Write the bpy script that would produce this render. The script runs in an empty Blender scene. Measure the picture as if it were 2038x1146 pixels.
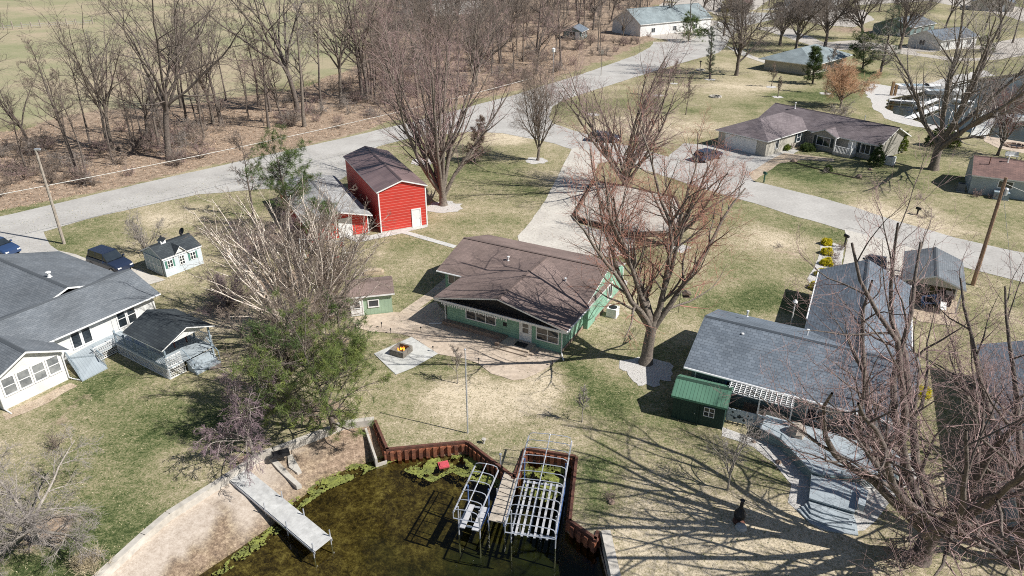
import bpy, math, random
import numpy as np
from mathutils import Vector, Matrix, noise
from mathutils.geometry import delaunay_2d_cdt
S = bpy.context.scene
R = math.radians
# ---------------------------------------------------------------- camera
F, CX, CY, TH, H = 1430., 1019., 573., R(26.8), 29.
sT, cT = math.sin(TH), math.cos(TH)
cd = bpy.data.cameras.new("camera"); cam = bpy.data.objects.new("camera", cd); S.collection.objects.link(cam)
cam.location = (0, 0, H); cam.rotation_euler = (R(90) - TH, 0, 0)
cd.sensor_width = 36; cd.lens = 36 * F / 2038; cd.clip_end = 3000; cd.clip_start = .5
S.camera = cam
# ---------------------------------------------------------------- sky and sun
SUN_AZ, SUN_EL = R(-20), R(45)          # direction to the sun in the ground plane, measured from +X
w = bpy.data.worlds.new("World"); S.world = w; w.use_nodes = True
wn = w.node_tree.nodes; bg = wn['Background']
sk = wn.new('ShaderNodeTexSky'); sk.sky_type = 'NISHITA'; sk.sun_disc = False
sk.sun_elevation = SUN_EL; sk.sun_rotation = R(90) - SUN_AZ
sk.air_density = 1.; sk.dust_density = .6
w.node_tree.links.new(sk.outputs[0], bg.inputs[0]); bg.inputs[1].default_value = .06
sl = bpy.data.lights.new("sun", 'SUN'); so = bpy.data.objects.new("sun", sl); S.collection.objects.link(so)
sl.energy = 5; sl.angle = R(.5); sl.color = (1, .965, .915)
so.rotation_euler = Vector((math.cos(SUN_AZ) * math.cos(SUN_EL), math.sin(SUN_AZ) * math.cos(SUN_EL), math.sin(SUN_EL))).to_track_quat('Z', 'Y').to_euler()
S.view_settings.view_transform = 'Standard'; S.view_settings.look = 'None'
S.view_settings.gamma = 1; S.view_settings.exposure = .38
S.cycles.pixel_filter_type = 'BLACKMAN_HARRIS'; S.cycles.filter_width = 1.0; S.cycles.use_denoising = False
S.cycles.max_bounces = 5; S.cycles.transparent_max_bounces = 12

def at(x, y, z=0.):
    """a point of the survey photograph put on the horizontal plane z"""
    u = (x - CX) / F; v = (y - CY) / F
    dx, dy, dz = u, cT - v * sT, -sT - v * cT
    t = (z - H) / dz
    return Vector((dx * t, dy * t, z))
def A2(pts): return [at(*p).xy for p in pts]

# ---------------------------------------------------------------- materials
MATS = {}
def nodes(m): return m.node_tree.nodes, m.node_tree.links
def mat(name, col, rough=.8, col2=None, scale=3., fine=0, spec=.3, metal=0., bump=0., coord='Object', detail=4., fs=.8):
    if name in MATS: return MATS[name]
    m = bpy.data.materials.new(name); m.use_nodes = True; MATS[name] = m
    N, L = nodes(m); b = N['Principled BSDF']
    b.inputs['Roughness'].default_value = rough; b.inputs['Metallic'].default_value = metal
    b.inputs['Specular IOR Level'].default_value = spec
    c2 = col2 or tuple(c * .72 for c in col)
    tc = N.new('ShaderNodeTexCoord'); nz = N.new('ShaderNodeTexNoise'); nz.inputs['Scale'].default_value = scale
    nz.inputs['Detail'].default_value = detail; nz.inputs['Roughness'].default_value = .65
    L.new(tc.outputs[coord], nz.inputs['Vector'])
    rp = N.new('ShaderNodeValToRGB'); rp.color_ramp.elements[0].position = .35; rp.color_ramp.elements[1].position = .65
    rp.color_ramp.elements[0].color = (*c2, 1); rp.color_ramp.elements[1].color = (*col, 1)
    L.new(nz.outputs['Fac'], rp.inputs['Fac']); out = rp.outputs[0]
    if fine:
        n2 = N.new('ShaderNodeTexNoise'); n2.inputs['Scale'].default_value = fine; n2.inputs['Detail'].default_value = 3
        L.new(tc.outputs[coord], n2.inputs['Vector'])
        mx = N.new('ShaderNodeMix'); mx.data_type = 'RGBA'; mx.blend_type = 'OVERLAY'; mx.inputs[0].default_value = fs
        L.new(out, mx.inputs[6]); L.new(n2.outputs['Fac'], mx.inputs[7]); out = mx.outputs[2]
    L.new(out, b.inputs['Base Color'])
    if bump:
        bp = N.new('ShaderNodeBump'); bp.inputs['Strength'].default_value = bump; bp.inputs['Distance'].default_value = .06
        n3 = N.new('ShaderNodeTexNoise'); n3.inputs['Scale'].default_value = max(fine, scale * 6); L.new(tc.outputs[coord], n3.inputs['Vector'])
        L.new(n3.outputs['Fac'], bp.inputs['Height']); L.new(bp.outputs[0], b.inputs['Normal'])
    return m
def siding(name, col, pitch=.2, vertical=False, dark=.55, line=None, duty=.16):
    """lap or board siding: a thin shadow line every `pitch` metres, painted into the colour (`line` overrides it)"""
    if name in MATS: return MATS[name]
    m = mat(name, col, .6, tuple(c * .8 for c in col), .9, detail=8)
    N, L = nodes(m); b = N['Principled BSDF']; src = b.inputs['Base Color'].links[0].from_socket
    g = N.new('ShaderNodeNewGeometry'); sp = N.new('ShaderNodeSeparateXYZ')
    if vertical:
        tc = N.new('ShaderNodeTexCoord'); L.new(tc.outputs['Object'], sp.inputs[0])
        ad = N.new('ShaderNodeMath'); ad.operation = 'ADD'; L.new(sp.outputs[0], ad.inputs[0]); L.new(sp.outputs[1], ad.inputs[1]); val = ad.outputs[0]
    else:
        L.new(g.outputs['Position'], sp.inputs[0]); val = sp.outputs[2]
    dv = N.new('ShaderNodeMath'); dv.operation = 'DIVIDE'; dv.inputs[1].default_value = pitch; L.new(val, dv.inputs[0])
    fr = N.new('ShaderNodeMath'); fr.operation = 'FRACT'; L.new(dv.outputs[0], fr.inputs[0])
    lt = N.new('ShaderNodeMath'); lt.operation = 'LESS_THAN'; lt.inputs[1].default_value = duty; L.new(fr.outputs[0], lt.inputs[0])
    mx = N.new('ShaderNodeMix'); mx.data_type = 'RGBA'; L.new(lt.outputs[0], mx.inputs[0]); L.new(src, mx.inputs[6])
    mx.inputs[7].default_value = (*(line or [c * dark for c in col]), 1); L.new(mx.outputs[2], b.inputs['Base Color'])
    return m
def shingles(name, col, col2, w=.5, h=.2, seam=.6, rough=.85, spec=.25):
    if name in MATS: return MATS[name]
    m = bpy.data.materials.new(name); m.use_nodes = True; MATS[name] = m
    N, L = nodes(m); b = N['Principled BSDF']; b.inputs['Roughness'].default_value = rough; b.inputs['Specular IOR Level'].default_value = spec
    uv = N.new('ShaderNodeUVMap'); uv.uv_map = 'UVMap'
    br = N.new('ShaderNodeTexBrick'); br.inputs['Scale'].default_value = 1; br.inputs['Brick Width'].default_value = w; br.inputs['Row Height'].default_value = h
    br.inputs['Color1'].default_value = (*col, 1); br.inputs['Color2'].default_value = (*col2, 1)
    br.inputs['Mortar'].default_value = (*[c * seam for c in col2], 1); br.inputs['Mortar Size'].default_value = .012
    L.new(uv.outputs[0], br.inputs['Vector'])
    nz = N.new('ShaderNodeTexNoise'); nz.inputs['Scale'].default_value = .35; nz.inputs['Detail'].default_value = 6; L.new(uv.outputs[0], nz.inputs['Vector'])
    mr = N.new('ShaderNodeMapRange'); mr.inputs[1].default_value = .3; mr.inputs[2].default_value = .7; mr.inputs[3].default_value = .78; mr.inputs[4].default_value = 1.22
    L.new(nz.outputs['Fac'], mr.inputs[0])
    mx = N.new('ShaderNodeVectorMath'); mx.operation = 'SCALE'; L.new(br.outputs['Color'], mx.inputs[0]); L.new(mr.outputs[0], mx.inputs['Scale'])
    L.new(mx.outputs[0], b.inputs['Base Color'])
    return m
def glassm():
    if 'glass' in MATS: return MATS['glass']
    m = mat('glass', (.03, .04, .05), .08, (.015, .02, .025), .6, spec=.9); return m

M_white = mat('white_trim', (.78, .78, .76), .5, (.68, .68, .67), 2)
M_conc = mat('concrete', (.5, .47, .42), .9, (.4, .37, .32), .5, fine=3, fs=.4)
M_metal = mat('galvanised_metal', (.62, .64, .68), .35, (.5, .52, .56), 3, metal=.5)
M_blue = mat('blue_steel', (.12, .2, .42), .45, metal=.3)
M_black = mat('black_paint', (.02, .02, .022), .5)
M_wood = mat('weathered_wood', (.3, .27, .23), .85, (.2, .18, .15), 4)
M_rust = mat('rusty_steel', (.15, .065, .045), .85, (.08, .04, .03), 3, bump=.3)

# ---------------------------------------------------------------- mesh building
WM = {}
def link(o): S.collection.objects.link(o); return o
def tag(o, label=None, cat=None, group=None, kind=None):
    if label: o['label'] = label
    if cat: o['category'] = cat
    if group: o['group'] = group
    if kind: o['kind'] = kind
    return o
def fr(x, y, a=0, z=0): return Matrix.Translation((x, y, z)) @ Matrix.Rotation(R(a), 4, 'Z')
def thing(name, label, cat, M, group=None):
    o = bpy.data.objects.new(name, None); link(o); o.empty_display_size = .5
    o.location = M.to_translation(); o.rotation_euler = M.to_euler(); WM[o] = M.copy()
    return tag(o, label, cat, group)
class MB:
    def __init__(s, M=None): s.M = M or Matrix(); s.v = []; s.f = []; s.mi = []; s.uv = {}; s.m = 0
    def add(s, vs, fs, uv=None):
        n = len(s.v); s.v += [s.M @ Vector(v) for v in vs]
        for f in fs:
            if uv: s.uv[len(s.f)] = [uv[i] for i in f]
            s.f.append([n + i for i in f]); s.mi.append(s.m)
        return s
    def obox(s, o, a, b, c):
        o, a, b, c = map(Vector, (o, a, b, c))
        if a.cross(b).dot(c) < 0: a, b = b, a
        vs = [o, o + a, o + a + b, o + b]; vs += [v + c for v in vs]
        return s.add(vs, [(3, 2, 1, 0), (4, 5, 6, 7), (0, 1, 5, 4), (1, 2, 6, 5), (2, 3, 7, 6), (3, 0, 4, 7)])
    def box(s, x0, y0, z0, x1, y1, z1): return s.obox((x0, y0, z0), (x1 - x0, 0, 0), (0, y1 - y0, 0), (0, 0, z1 - z0))
    def prism(s, poly, z0, z1):
        n = len(poly); a = sum(poly[i][0] * poly[(i + 1) % n][1] - poly[(i + 1) % n][0] * poly[i][1] for i in range(n))
        if a < 0: poly = poly[::-1]
        vs = [(p[0], p[1], z0) for p in poly] + [(p[0], p[1], z1) for p in poly]
        return s.add(vs, [tuple(range(n))[::-1], tuple(range(n, 2 * n))] + [(i, (i + 1) % n, n + (i + 1) % n, n + i) for i in range(n)])
    def prof(s, uz, v0, v1):
        """a profile in the (u, z) plane pushed along v"""
        n = len(uz); a = sum(uz[i][0] * uz[(i + 1) % n][1] - uz[(i + 1) % n][0] * uz[i][1] for i in range(n))
        if a < 0: uz = uz[::-1]
        if v1 < v0: v0, v1 = v1, v0
        vs = [(p[0], v0, p[1]) for p in uz] + [(p[0], v1, p[1]) for p in uz]
        return s.add(vs, [tuple(range(n)), tuple(range(n, 2 * n))[::-1]] + [(i, n + i, n + (i + 1) % n, (i + 1) % n) for i in range(n)])
    def tube(s, pts, r, n=6, r2=None):
        pts = [Vector(p) for p in pts]; k = len(pts); base = len(s.v); r2 = r if r2 is None else r2
        vs = []
        for i, p in enumerate(pts):
            d = (pts[min(i + 1, k - 1)] - pts[max(i - 1, 0)]).normalized()
            a = d.cross(Vector((0, 0, 1)) if abs(d.z) < .9 else Vector((1, 0, 0))).normalized(); b = d.cross(a)
            rr = r + (r2 - r) * i / max(k - 1, 1)
            vs += [p + (a * math.cos(2 * math.pi * j / n) + b * math.sin(2 * math.pi * j / n)) * rr for j in range(n)]
        fs = [(i * n + j, (i + 1) * n + j, (i + 1) * n + (j + 1) % n, i * n + (j + 1) % n)[::-1] for i in range(k - 1) for j in range(n)]
        fs += [tuple(range(n)), tuple(range((k - 1) * n, k * n))[::-1]]
        return s.add(vs, fs)
    def slab(s, pts, th=.16):
        """roof plane: top face gets metre uvs along the eave and up the slope"""
        P = [Vector(p) for p in pts]; nrm = (P[1] - P[0]).cross(P[2] - P[0]).normalized()
        if nrm.z < 0: P = P[::-1]; nrm = -nrm
        nw = nrm
        ax = Vector((0, 0, 1)).cross(nw); ax = ax.normalized() if ax.length > 1e-4 else Vector((1, 0, 0)); up = nw.cross(ax)
        n = len(P); Q = [p - Vector((0, 0, th)) for p in P]
        k = s.m
        s.add(P, [tuple(range(n))], [(p.dot(ax), p.dot(up)) for p in P])
        s.m = 1; s.add(P + Q, [tuple(range(n, 2 * n))[::-1]] + [(i, n + i, n + (i + 1) % n, (i + 1) % n) for i in range(n)]); s.m = k
        return s
    def lathe(s, prof, c=(0, 0, 0), n=12):
        vs = [(c[0] + r * math.cos(2 * math.pi * j / n), c[1] + r * math.sin(2 * math.pi * j / n), c[2] + z) for r, z in prof for j in range(n)]
        k = len(prof)
        fs = [(i * n + j, i * n + (j + 1) % n, (i + 1) * n + (j + 1) % n, (i + 1) * n + j) for i in range(k - 1) for j in range(n)]
        fs += [tuple(range(n))[::-1], tuple(range((k - 1) * n, k * n))]
        return s.add(vs, fs)
    def build(s, name, mats, parent=None, smooth=False):
        me = bpy.data.meshes.new(name)
        vs = s.v
        if parent is not None:
            I = WM[parent].inverted(); vs = [I @ v for v in vs]
        me.from_pydata([tuple(v) for v in vs], [], s.f); me.update()
        for m in (mats if isinstance(mats, (list, tuple)) else [mats]): me.materials.append(m)
        if len(me.materials) > 1: me.polygons.foreach_set('material_index', s.mi)
        if s.uv:
            ul = me.uv_layers.new(name='UVMap')
            for i, p in enumerate(me.polygons):
                if i in s.uv:
                    for j, li in enumerate(p.loop_indices): ul.data[li].uv = s.uv[i][j]
        if smooth: me.shade_smooth()
        o = bpy.data.objects.new(name, me); link(o)
        if parent is not None: o.parent = parent; WM[o] = WM[parent]
        else: WM[o] = Matrix()
        return o
def solo(mb, name, mats, label, cat, base, group=None, smooth=False):
    """a thing that is one mesh, with its origin at its base"""
    me_v = mb.v; b = Vector(base); mb.v = [v - b for v in me_v]
    o = mb.build(name, mats, None, smooth); o.location = b; WM[o] = Matrix.Translation(b)
    return tag(o, label, cat, group)
# windows and doors: o = lower corner (as seen from outside left), r = direction to the right, n = outward
def window(par, M, o, r, n, w, h, nx=2, ny=1, mf=None, name='window', t=.09, shut=None, mg=None):
    o, r, n = Vector(o), Vector((*r, 0)), Vector((*n, 0)); up = Vector((0, 0, 1)); mb = MB(M)
    bar = lambda a, b, ww, hh, d=.06: mb.obox(o + r * a + up * b, r * ww, up * hh, n * d)
    bar(-t, -t, w + 2 * t, t); bar(-t, h, w + 2 * t, t); bar(-t, 0, t, h); bar(w, 0, t, h)
    for i in range(1, nx): bar(w * i / nx - .03, 0, .06, h, .045)
    for j in range(1, ny):
        for i in range(nx): bar(w * i / nx + (.03 if i else 0), h * j / ny - .025, w / nx - (.03 if i else 0) - (.03 if i < nx - 1 else 0), .05, .04)
    f = mb.build(name, mf or M_white, par)
    MB(M).obox(o + n * .003, r * w, up * h, n * .015).build('pane', mg or glassm(), f)
    if shut:
        for a in (-t - .42, w + t + .02):
            MB(M).obox(o + r * a - up * .05, r * .4, up * (h + .1), n * .05).build('shutter', shut, par)
    return f
def door(par, M, o, r, n, w, h, md=None, glass=0, name='door', trim=None):
    o, r, n = Vector(o), Vector((*r, 0)), Vector((*n, 0)); up = Vector((0, 0, 1))
    d = MB(M).obox(o, r * w, up * h, n * .05).build(name, md or M_white, par)
    mb = MB(M); t = .1
    mb.obox(o - r * t, r * t, up * (h + t), n * .08); mb.obox(o + r * w, r * t, up * (h + t), n * .08); mb.obox(o + up * h, r * w, up * t, n * .08)
    mb.build('door_frame', trim or M_white, d)
    MB(M).obox(o + r * (w * .86) + up * (h * .48), r * .05, up * .05, n * .11).build('handle', M_metal, d)
    if glass:
        for k in range(2):
            MB(M).obox(o + r * .18 + up * (h * (.42 + .27 * k)) + n * .05, r * (w - .36), up * (h * .23), n * .01).build('pane', glassm(), d)
    return d
def walls_gable(par, M, W, L, he, hr, m, name='wall', z0=0, rf=.5):
    return MB(M).prof([(0, z0), (W, z0), (W, he), (W * rf, hr), (0, he)], 0, L).build(name, m, par)
def roof_gable(par, M, W, L, he, hr, o, m, trim=None, of=None, ob=None, rf=.5, th=.14, name='roof', lift=.17):
    of = o if of is None else of; ob = o if ob is None else ob
    k1 = (hr - he) / (W * rf); k2 = (hr - he) / (W * (1 - rf)); mb = MB(M); a, b = -of, L + ob
    z1, z2 = he - o * k1 + lift, he - o * k2 + lift; R_ = hr + lift
    mb.slab([(-o, a, z1), (W * rf, a, R_), (W * rf, b, R_), (-o, b, z1)], th)
    mb.slab([(W + o, b, z2), (W * rf, b, R_), (W * rf, a, R_), (W + o, a, z2)], th)
    rt = mb.build(name, [m, trim or M_white], par)
    c = MB(M).prof([(W * rf - .16, R_ - .16 * k1 + .02), (W * rf, R_ + .03), (W * rf + .16, R_ - .16 * k2 + .02), (W * rf, R_ - .02)], a + .02, b - .02)
    c.build('ridge_cap', m, rt)
    return rt
def gutter(par, M, p, q, m=None):
    return MB(M).tube([p, q], .07, 6).build('gutter', m or M_white, par)
def vent(par, M, u, v, z, h=.4, r=.07, m=None):
    return MB(M).lathe([(r * 1.8, 0), (r, .06), (r, h), (r * 1.7, h + .01), (r * 1.7, h + .09), (.02, h + .12)], (u, v, z), 8).build('roof_vent', m or M_white, par)

# ---------------------------------------------------------------- ground sheets
def inpoly(x, y, P):
    """vectorised point in polygon"""
    x = np.asarray(x); y = np.asarray(y); r = np.zeros(x.shape, bool); n = len(P)
    for i in range(n):
        x1, y1 = P[i]; x2, y2 = P[(i + 1) % n]
        if y1 == y2: continue
        r ^= ((y1 > y) != (y2 > y)) & (x < (x2 - x1) * (y - y1) / (y2 - y1) + x1)
    return r
def dist(x, y, P, closed=True):
    d = np.full(np.shape(x), 1e9); n = len(P)
    for i in range(n if closed else n - 1):
        ax, ay = P[i]; bx, by = P[(i + 1) % n]; L2 = (bx - ax) ** 2 + (by - ay) ** 2 + 1e-9
        t = np.clip(((x - ax) * (bx - ax) + (y - ay) * (by - ay)) / L2, 0, 1)
        d = np.minimum(d, np.hypot(x - ax - t * (bx - ax), y - ay - t * (by - ay)))
    return d
def cdt(loops, pts, keep):
    V = []; E = []
    for lp in loops:
        b = len(V); V += [Vector(p) for p in lp]; E += [(b + i, b + (i + 1) % len(lp)) for i in range(len(lp))]
    V += [Vector(p) for p in pts]
    v, e, f, *_ = delaunay_2d_cdt(V, E, [], 0, 1e-5)
    X = np.array([(p.x, p.y) for p in v]); Fc = np.array([list(t) for t in f]); c = X[Fc].mean(1)
    a = X[Fc]; ar = (a[:, 1, 0] - a[:, 0, 0]) * (a[:, 2, 1] - a[:, 0, 1]) - (a[:, 1, 1] - a[:, 0, 1]) * (a[:, 2, 0] - a[:, 0, 0])
    Fc[ar < 0] = Fc[ar < 0][:, ::-1]
    return X, Fc[keep(c[:, 0], c[:, 1])]
def meshobj(name, X, Z, Fc, m, attrs=None, kind='structure', smooth=False):
    used = np.unique(Fc); mp = np.full(len(X), -1); mp[used] = np.arange(len(used))
    V = np.column_stack([X[used], np.asarray(Z)[used]]); Fc = mp[Fc]
    me = bpy.data.meshes.new(name); me.from_pydata(V.tolist(), [], Fc.tolist())
    if attrs is not None:
        ca = me.color_attributes.new('zone', 'FLOAT_COLOR', 'POINT'); ca.data.foreach_set('color', np.column_stack([attrs[used], np.ones(len(used))]).ravel().astype(np.float32))
    me.materials.append(m); me.update()
    if smooth: me.shade_smooth()
    o = bpy.data.objects.new(name, me); link(o); o['kind'] = kind; return o
def jag(P, step=1.2, amp=.12, seed=0):
    """subdivide an outline and make its edge a little uneven"""
    rnd = random.Random(seed); out = []
    for i in range(len(P)):
        a, b = Vector(P[i]), Vector(P[(i + 1) % len(P)]); n = max(1, int((b - a).length / step))
        for k in range(n):
            p = a.lerp(b, k / n); d = (b - a).normalized(); q = Vector((-d.y, d.x)) * rnd.uniform(-amp, amp) if k else Vector((0, 0)); out.append(p + q)
    return out
def sheet(name, poly, z, m, amp=.1, step=1.2, kind='structure', world=False):
    P = jag(poly if world else A2(poly), step, amp, len(name))
    X, Fc = cdt([P], [], lambda x, y: inpoly(x, y, P))
    return meshobj(name, X, np.full(len(X), z), Fc, m, None, kind)

# ================================================================ GROUND, ROADS, WATER
LAKE = A2([(199,1150),(289.7,1067),(338.6,1025),(453.7,952),(520,907),(545,899),(646,861),(685,845.5),(725,840),(744,838),(768.8,896),(925,881),(932,883),(1023.6,953.4),(1047.4,894.4),(1145,910.3),(1131.3,1037.3),(1186.9,1077),(1192.6,1059),(1215,1146)])
LAKE = LAKE + [Vector((4.6, 18)), Vector((1, 2)), Vector((-45, 2)), Vector((-26, 20))]
WATER0 = [at(x, y, -.8).xy for x, y in [(500,1075),(549,1040),(577,1004),(605,987),(640,958),(695,931),(744,917),(768,908)]]
WATER = [Vector((-30, 2)), Vector((-19.5, 22)), *WATER0[:], at(768.8, 896).xy] + LAKE[11:-2]
MARINA = A2([(1769,197),(1815,188),(1860,172),(1920,160),(1982,152),(2060,140),(2300,140),(2300,300),(2038,283),(1952.5,269),(1922,262),(1883,255),(1813,237),(1778,226),(1760,213)])
rng = np.random.default_rng(5)
def gridpts():
    out = []
    for (x0, x1, y0, y1, s) in ((-60, 70, -20, 130, 1.3), (-170, 170, 130, 260, 3.), (-170, -60, -20, 130, 4.), (70, 170, -20, 130, 4.), (-420, 420, 260, 700, 9.)):
        gx, gy = np.meshgrid(np.arange(x0 + s / 2, x1, s), np.arange(y0 + s / 2, y1, s))
        out.append(np.column_stack([gx.ravel(), gy.ravel()]) + rng.uniform(-.3, .3, (gx.size, 2)) * s)
    P = np.concatenate(out); ok = (dist(P[:, 0], P[:, 1], LAKE) > .4) & (dist(P[:, 0], P[:, 1], MARINA) > .6)
    return P[ok]
OUT = [(-900, -60), (900, -60), (900, 900), (-900, 900)]
X, Fc = cdt([OUT, LAKE, MARINA], gridpts().tolist(), lambda x, y: ~(inpoly(x, y, LAKE) | inpoly(x, y, MARINA)))
x, y = X[:, 0], X[:, 1]
WOODS = A2([(-500,420),(-500,300),(0,262),(160,232),(420,205),(560,180),(700,140),(740,60),(760,-60),(1330,-60),(1315,60),(1290,84),(1150,142),(1000,187),(830,230),(700,264),(530,304),(420,328),(300,357),(0,424),(-500,540)])
FIELD = A2([(-900,330),(-500,300),(0,262),(160,232),(420,205),(560,180),(700,140),(740,60),(760,-60),(-900,-60)])
nz1 = np.array([noise.fractal(Vector((a * .05, b * .05, 0)), 1, 2, 4) for a, b in X]); nz2 = np.array([noise.fractal(Vector((a * .25, b * .25, 7)), 1, 2, 3) for a, b in X])
def soft(P, wd): d = dist(x, y, P); d = np.where(inpoly(x, y, P), d, -d); return np.clip(.5 + (d + nz1 * wd * 1.5) / wd, 0, 1)
litter = soft(WOODS, 2.5); field = soft(FIELD, 8) * (1 - litter)
dry = .47 + nz1 * .3 + nz2 * .25
def blob(px, py, r, amt, arr, e=1.):
    g = at(px, py); q = np.clip(1 - np.hypot((x - g.x), (y - g.y) * e) / r, 0, 1); arr += q * amt * 1.6
for b in [(1550,480,6,.5),(1450,170,14,.35),(1290,250,14,.4),(1080,760,2.6,.8),(1050,790,2.4,.8),(960,790,4,.4),(880,800,3,.3),(420,640,5,.3),(500,620,5,.2),(1000,270,7,.5),(900,300,5,.3),(1100,350,6,.3),(1400,1050,6,.35),(1650,1090,5,.45),(1950,1050,5,.5),(1740,430,5,.5),(1850,440,5,.4),(150,410,4,.2),(330,430,6,.4),(1500,850,3,.2)]: blob(*b, dry)
for b in [(1200,790,2.8,.5),(1180,930,2.2,.5),(1180,1000,2,.4),(1150,740,2,.5),(1440,600,5,.3),(1620,350,6,.4),(1560,330,5,.35),(380,1050,3,.5),(250,1100,3,.6),(90,1110,3,.6),(330,820,5,.3),(780,270,4,.5),(1660,300,5,.3),(1640,190,7,.6),(1700,145,9,.5),(1480,760,3,.2),(1540,590,4,.5),(430,840,3,.3),(200,770,4,.35),(1570,190,6,.4)]: blob(b[0], b[1], b[2], -b[3], dry)
for b in [(60,780,2,.5),(175,790,2,.45),(225,825,1.2,.7),(120,840,2,.4),(560,560,4,.8),(640,600,3,.6),(520,480,4,.9),(450,620,3,.5),(90,1060,2.5,.7),(690,700,2.2,.5),(800,680,1.5,.6),(1000,400,7,.0),(1560,500,4,.35),(640,820,3,.7),(660,690,4,.4),(1850,1000,3,.5),(1950,900,4,.6),(1980,800,4,.4),(1700,60,20,.5),(1500,30,25,.5),(1900,100,15,.3),(2000,200,10,.2),(1740,100,9,.4),(700,420,3,.3)]: blob(*b, litter)
litter = np.clip(litter, 0, 1); dry = np.clip(dry, 0, 1)
m = bpy.data.materials.new('grass_ground'); m.use_nodes = True; N, L = nodes(m); b = N['Principled BSDF']; b.inputs['Roughness'].default_value = .95; b.inputs['Specular IOR Level'].default_value = .1
tc = N.new('ShaderNodeTexCoord'); at_ = N.new('ShaderNodeAttribute'); at_.attribute_name = 'zone'; sp = N.new('ShaderNodeSeparateColor'); L.new(at_.outputs['Color'], sp.inputs[0])
def nzn(s, d=4, r=.65, vec=None, N=N, L=L, tc=tc):
    q = N.new('ShaderNodeTexNoise'); q.inputs['Scale'].default_value = s; q.inputs['Detail'].default_value = d; q.inputs['Roughness'].default_value = r
    L.new(vec or tc.outputs['Object'], q.inputs['Vector']); return q.outputs['Fac']
def mth(op, a, b_, N=N, L=L, c=None):
    q = N.new('ShaderNodeMath'); q.operation = op
    for i, v in enumerate((a, b_, c)):
        if v is None: continue
        if isinstance(v, (int, float)): q.inputs[i].default_value = v
        else: L.new(v, q.inputs[i])
    return q.outputs[0]
def ramp(f, stops, N=N, L=L):
    q = N.new('ShaderNodeValToRGB'); e = q.color_ramp.elements
    while len(e) < len(stops): e.new(.5)
    for i, (p, c) in enumerate(stops): e[i].position = p; e[i].color = (*c, 1)
    L.new(f, q.inputs[0]); return q.outputs[0]
def mix(f, a, b_, N=N, L=L, t='MIX'):
    q = N.new('ShaderNodeMix'); q.data_type = 'RGBA'; q.blend_type = t
    for i, v in ((0, f), (6, a), (7, b_)):
        if isinstance(v, (int, float)): q.inputs[i].default_value = v
        elif isinstance(v, tuple): q.inputs[i].default_value = (*v, 1)
        else: L.new(v, q.inputs[i])
    return q.outputs[2]
fine = nzn(9, 5, .8); mid = nzn(1.1, 5, .7); big = nzn(.16, 4)
fine2 = nzn(2.4, 7, .95); f0 = mth('ADD', mth('MULTIPLY', fine2, 1.9), mth('MULTIPLY', nzn(8, 2, .8), 1.3)); f1 = mth('ADD', f0, mth('MULTIPLY', mid, .7)); f1 = mth('ADD', f1, mth('MULTIPLY', big, .5)); f1 = mth('ADD', f1, mth('MULTIPLY', sp.outputs[1], .72)); f1 = mth('SUBTRACT', f1, 2.02)
lawn = ramp(f1, [(.0, (.04, .062, .02)), (.28, (.135, .155, .065)), (.52, (.265, .24, .135)), (.8, (.42, .355, .245)), (1., (.62, .53, .39))])
fl = mth('ADD', mth('MULTIPLY', nzn(2., 8, 1.0), 2.2), mth('MULTIPLY', mid, .9)); fl = mth('SUBTRACT', fl, 1.05)
leaf = ramp(fl, [(.05, (.06, .045, .035)), (.35, (.2, .15, .11)), (.58, (.36, .27, .195)), (.85, (.62, .5, .39))])
ff = mth('ADD', mth('MULTIPLY', nzn(.022, 9, .72), .75), mth('MULTIPLY', nzn(1.2, 7, .9), .35))
fieldc = ramp(ff, [(.35, (.18, .2, .095)), (.5, (.28, .275, .16)), (.62, (.4, .33, .23)), (.8, (.48, .4, .28))])
col = mix(sp.outputs[2], lawn, fieldc); edge = mth('ADD', sp.outputs[0], mth('MULTIPLY', mth('SUBTRACT', mid, .5), .9))
col = mix(ramp(edge, [(.38, (0, 0, 0)), (.62, (1, 1, 1))]), col, leaf)
L.new(col, b.inputs['Base Color'])
bp = N.new('ShaderNodeBump'); bp.inputs['Strength'].default_value = .55; bp.inputs['Distance'].default_value = .12; L.new(fine2, bp.inputs['Height']); L.new(bp.outputs[0], b.inputs['Normal'])
hz = np.clip(nz1 * .25 * np.clip((y - 110) / 60, 0, 1), -.2, .2) * litter
meshobj('ground', X, hz, Fc, m, np.column_stack([litter, dry, field]), smooth=True)
del x, y
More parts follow.
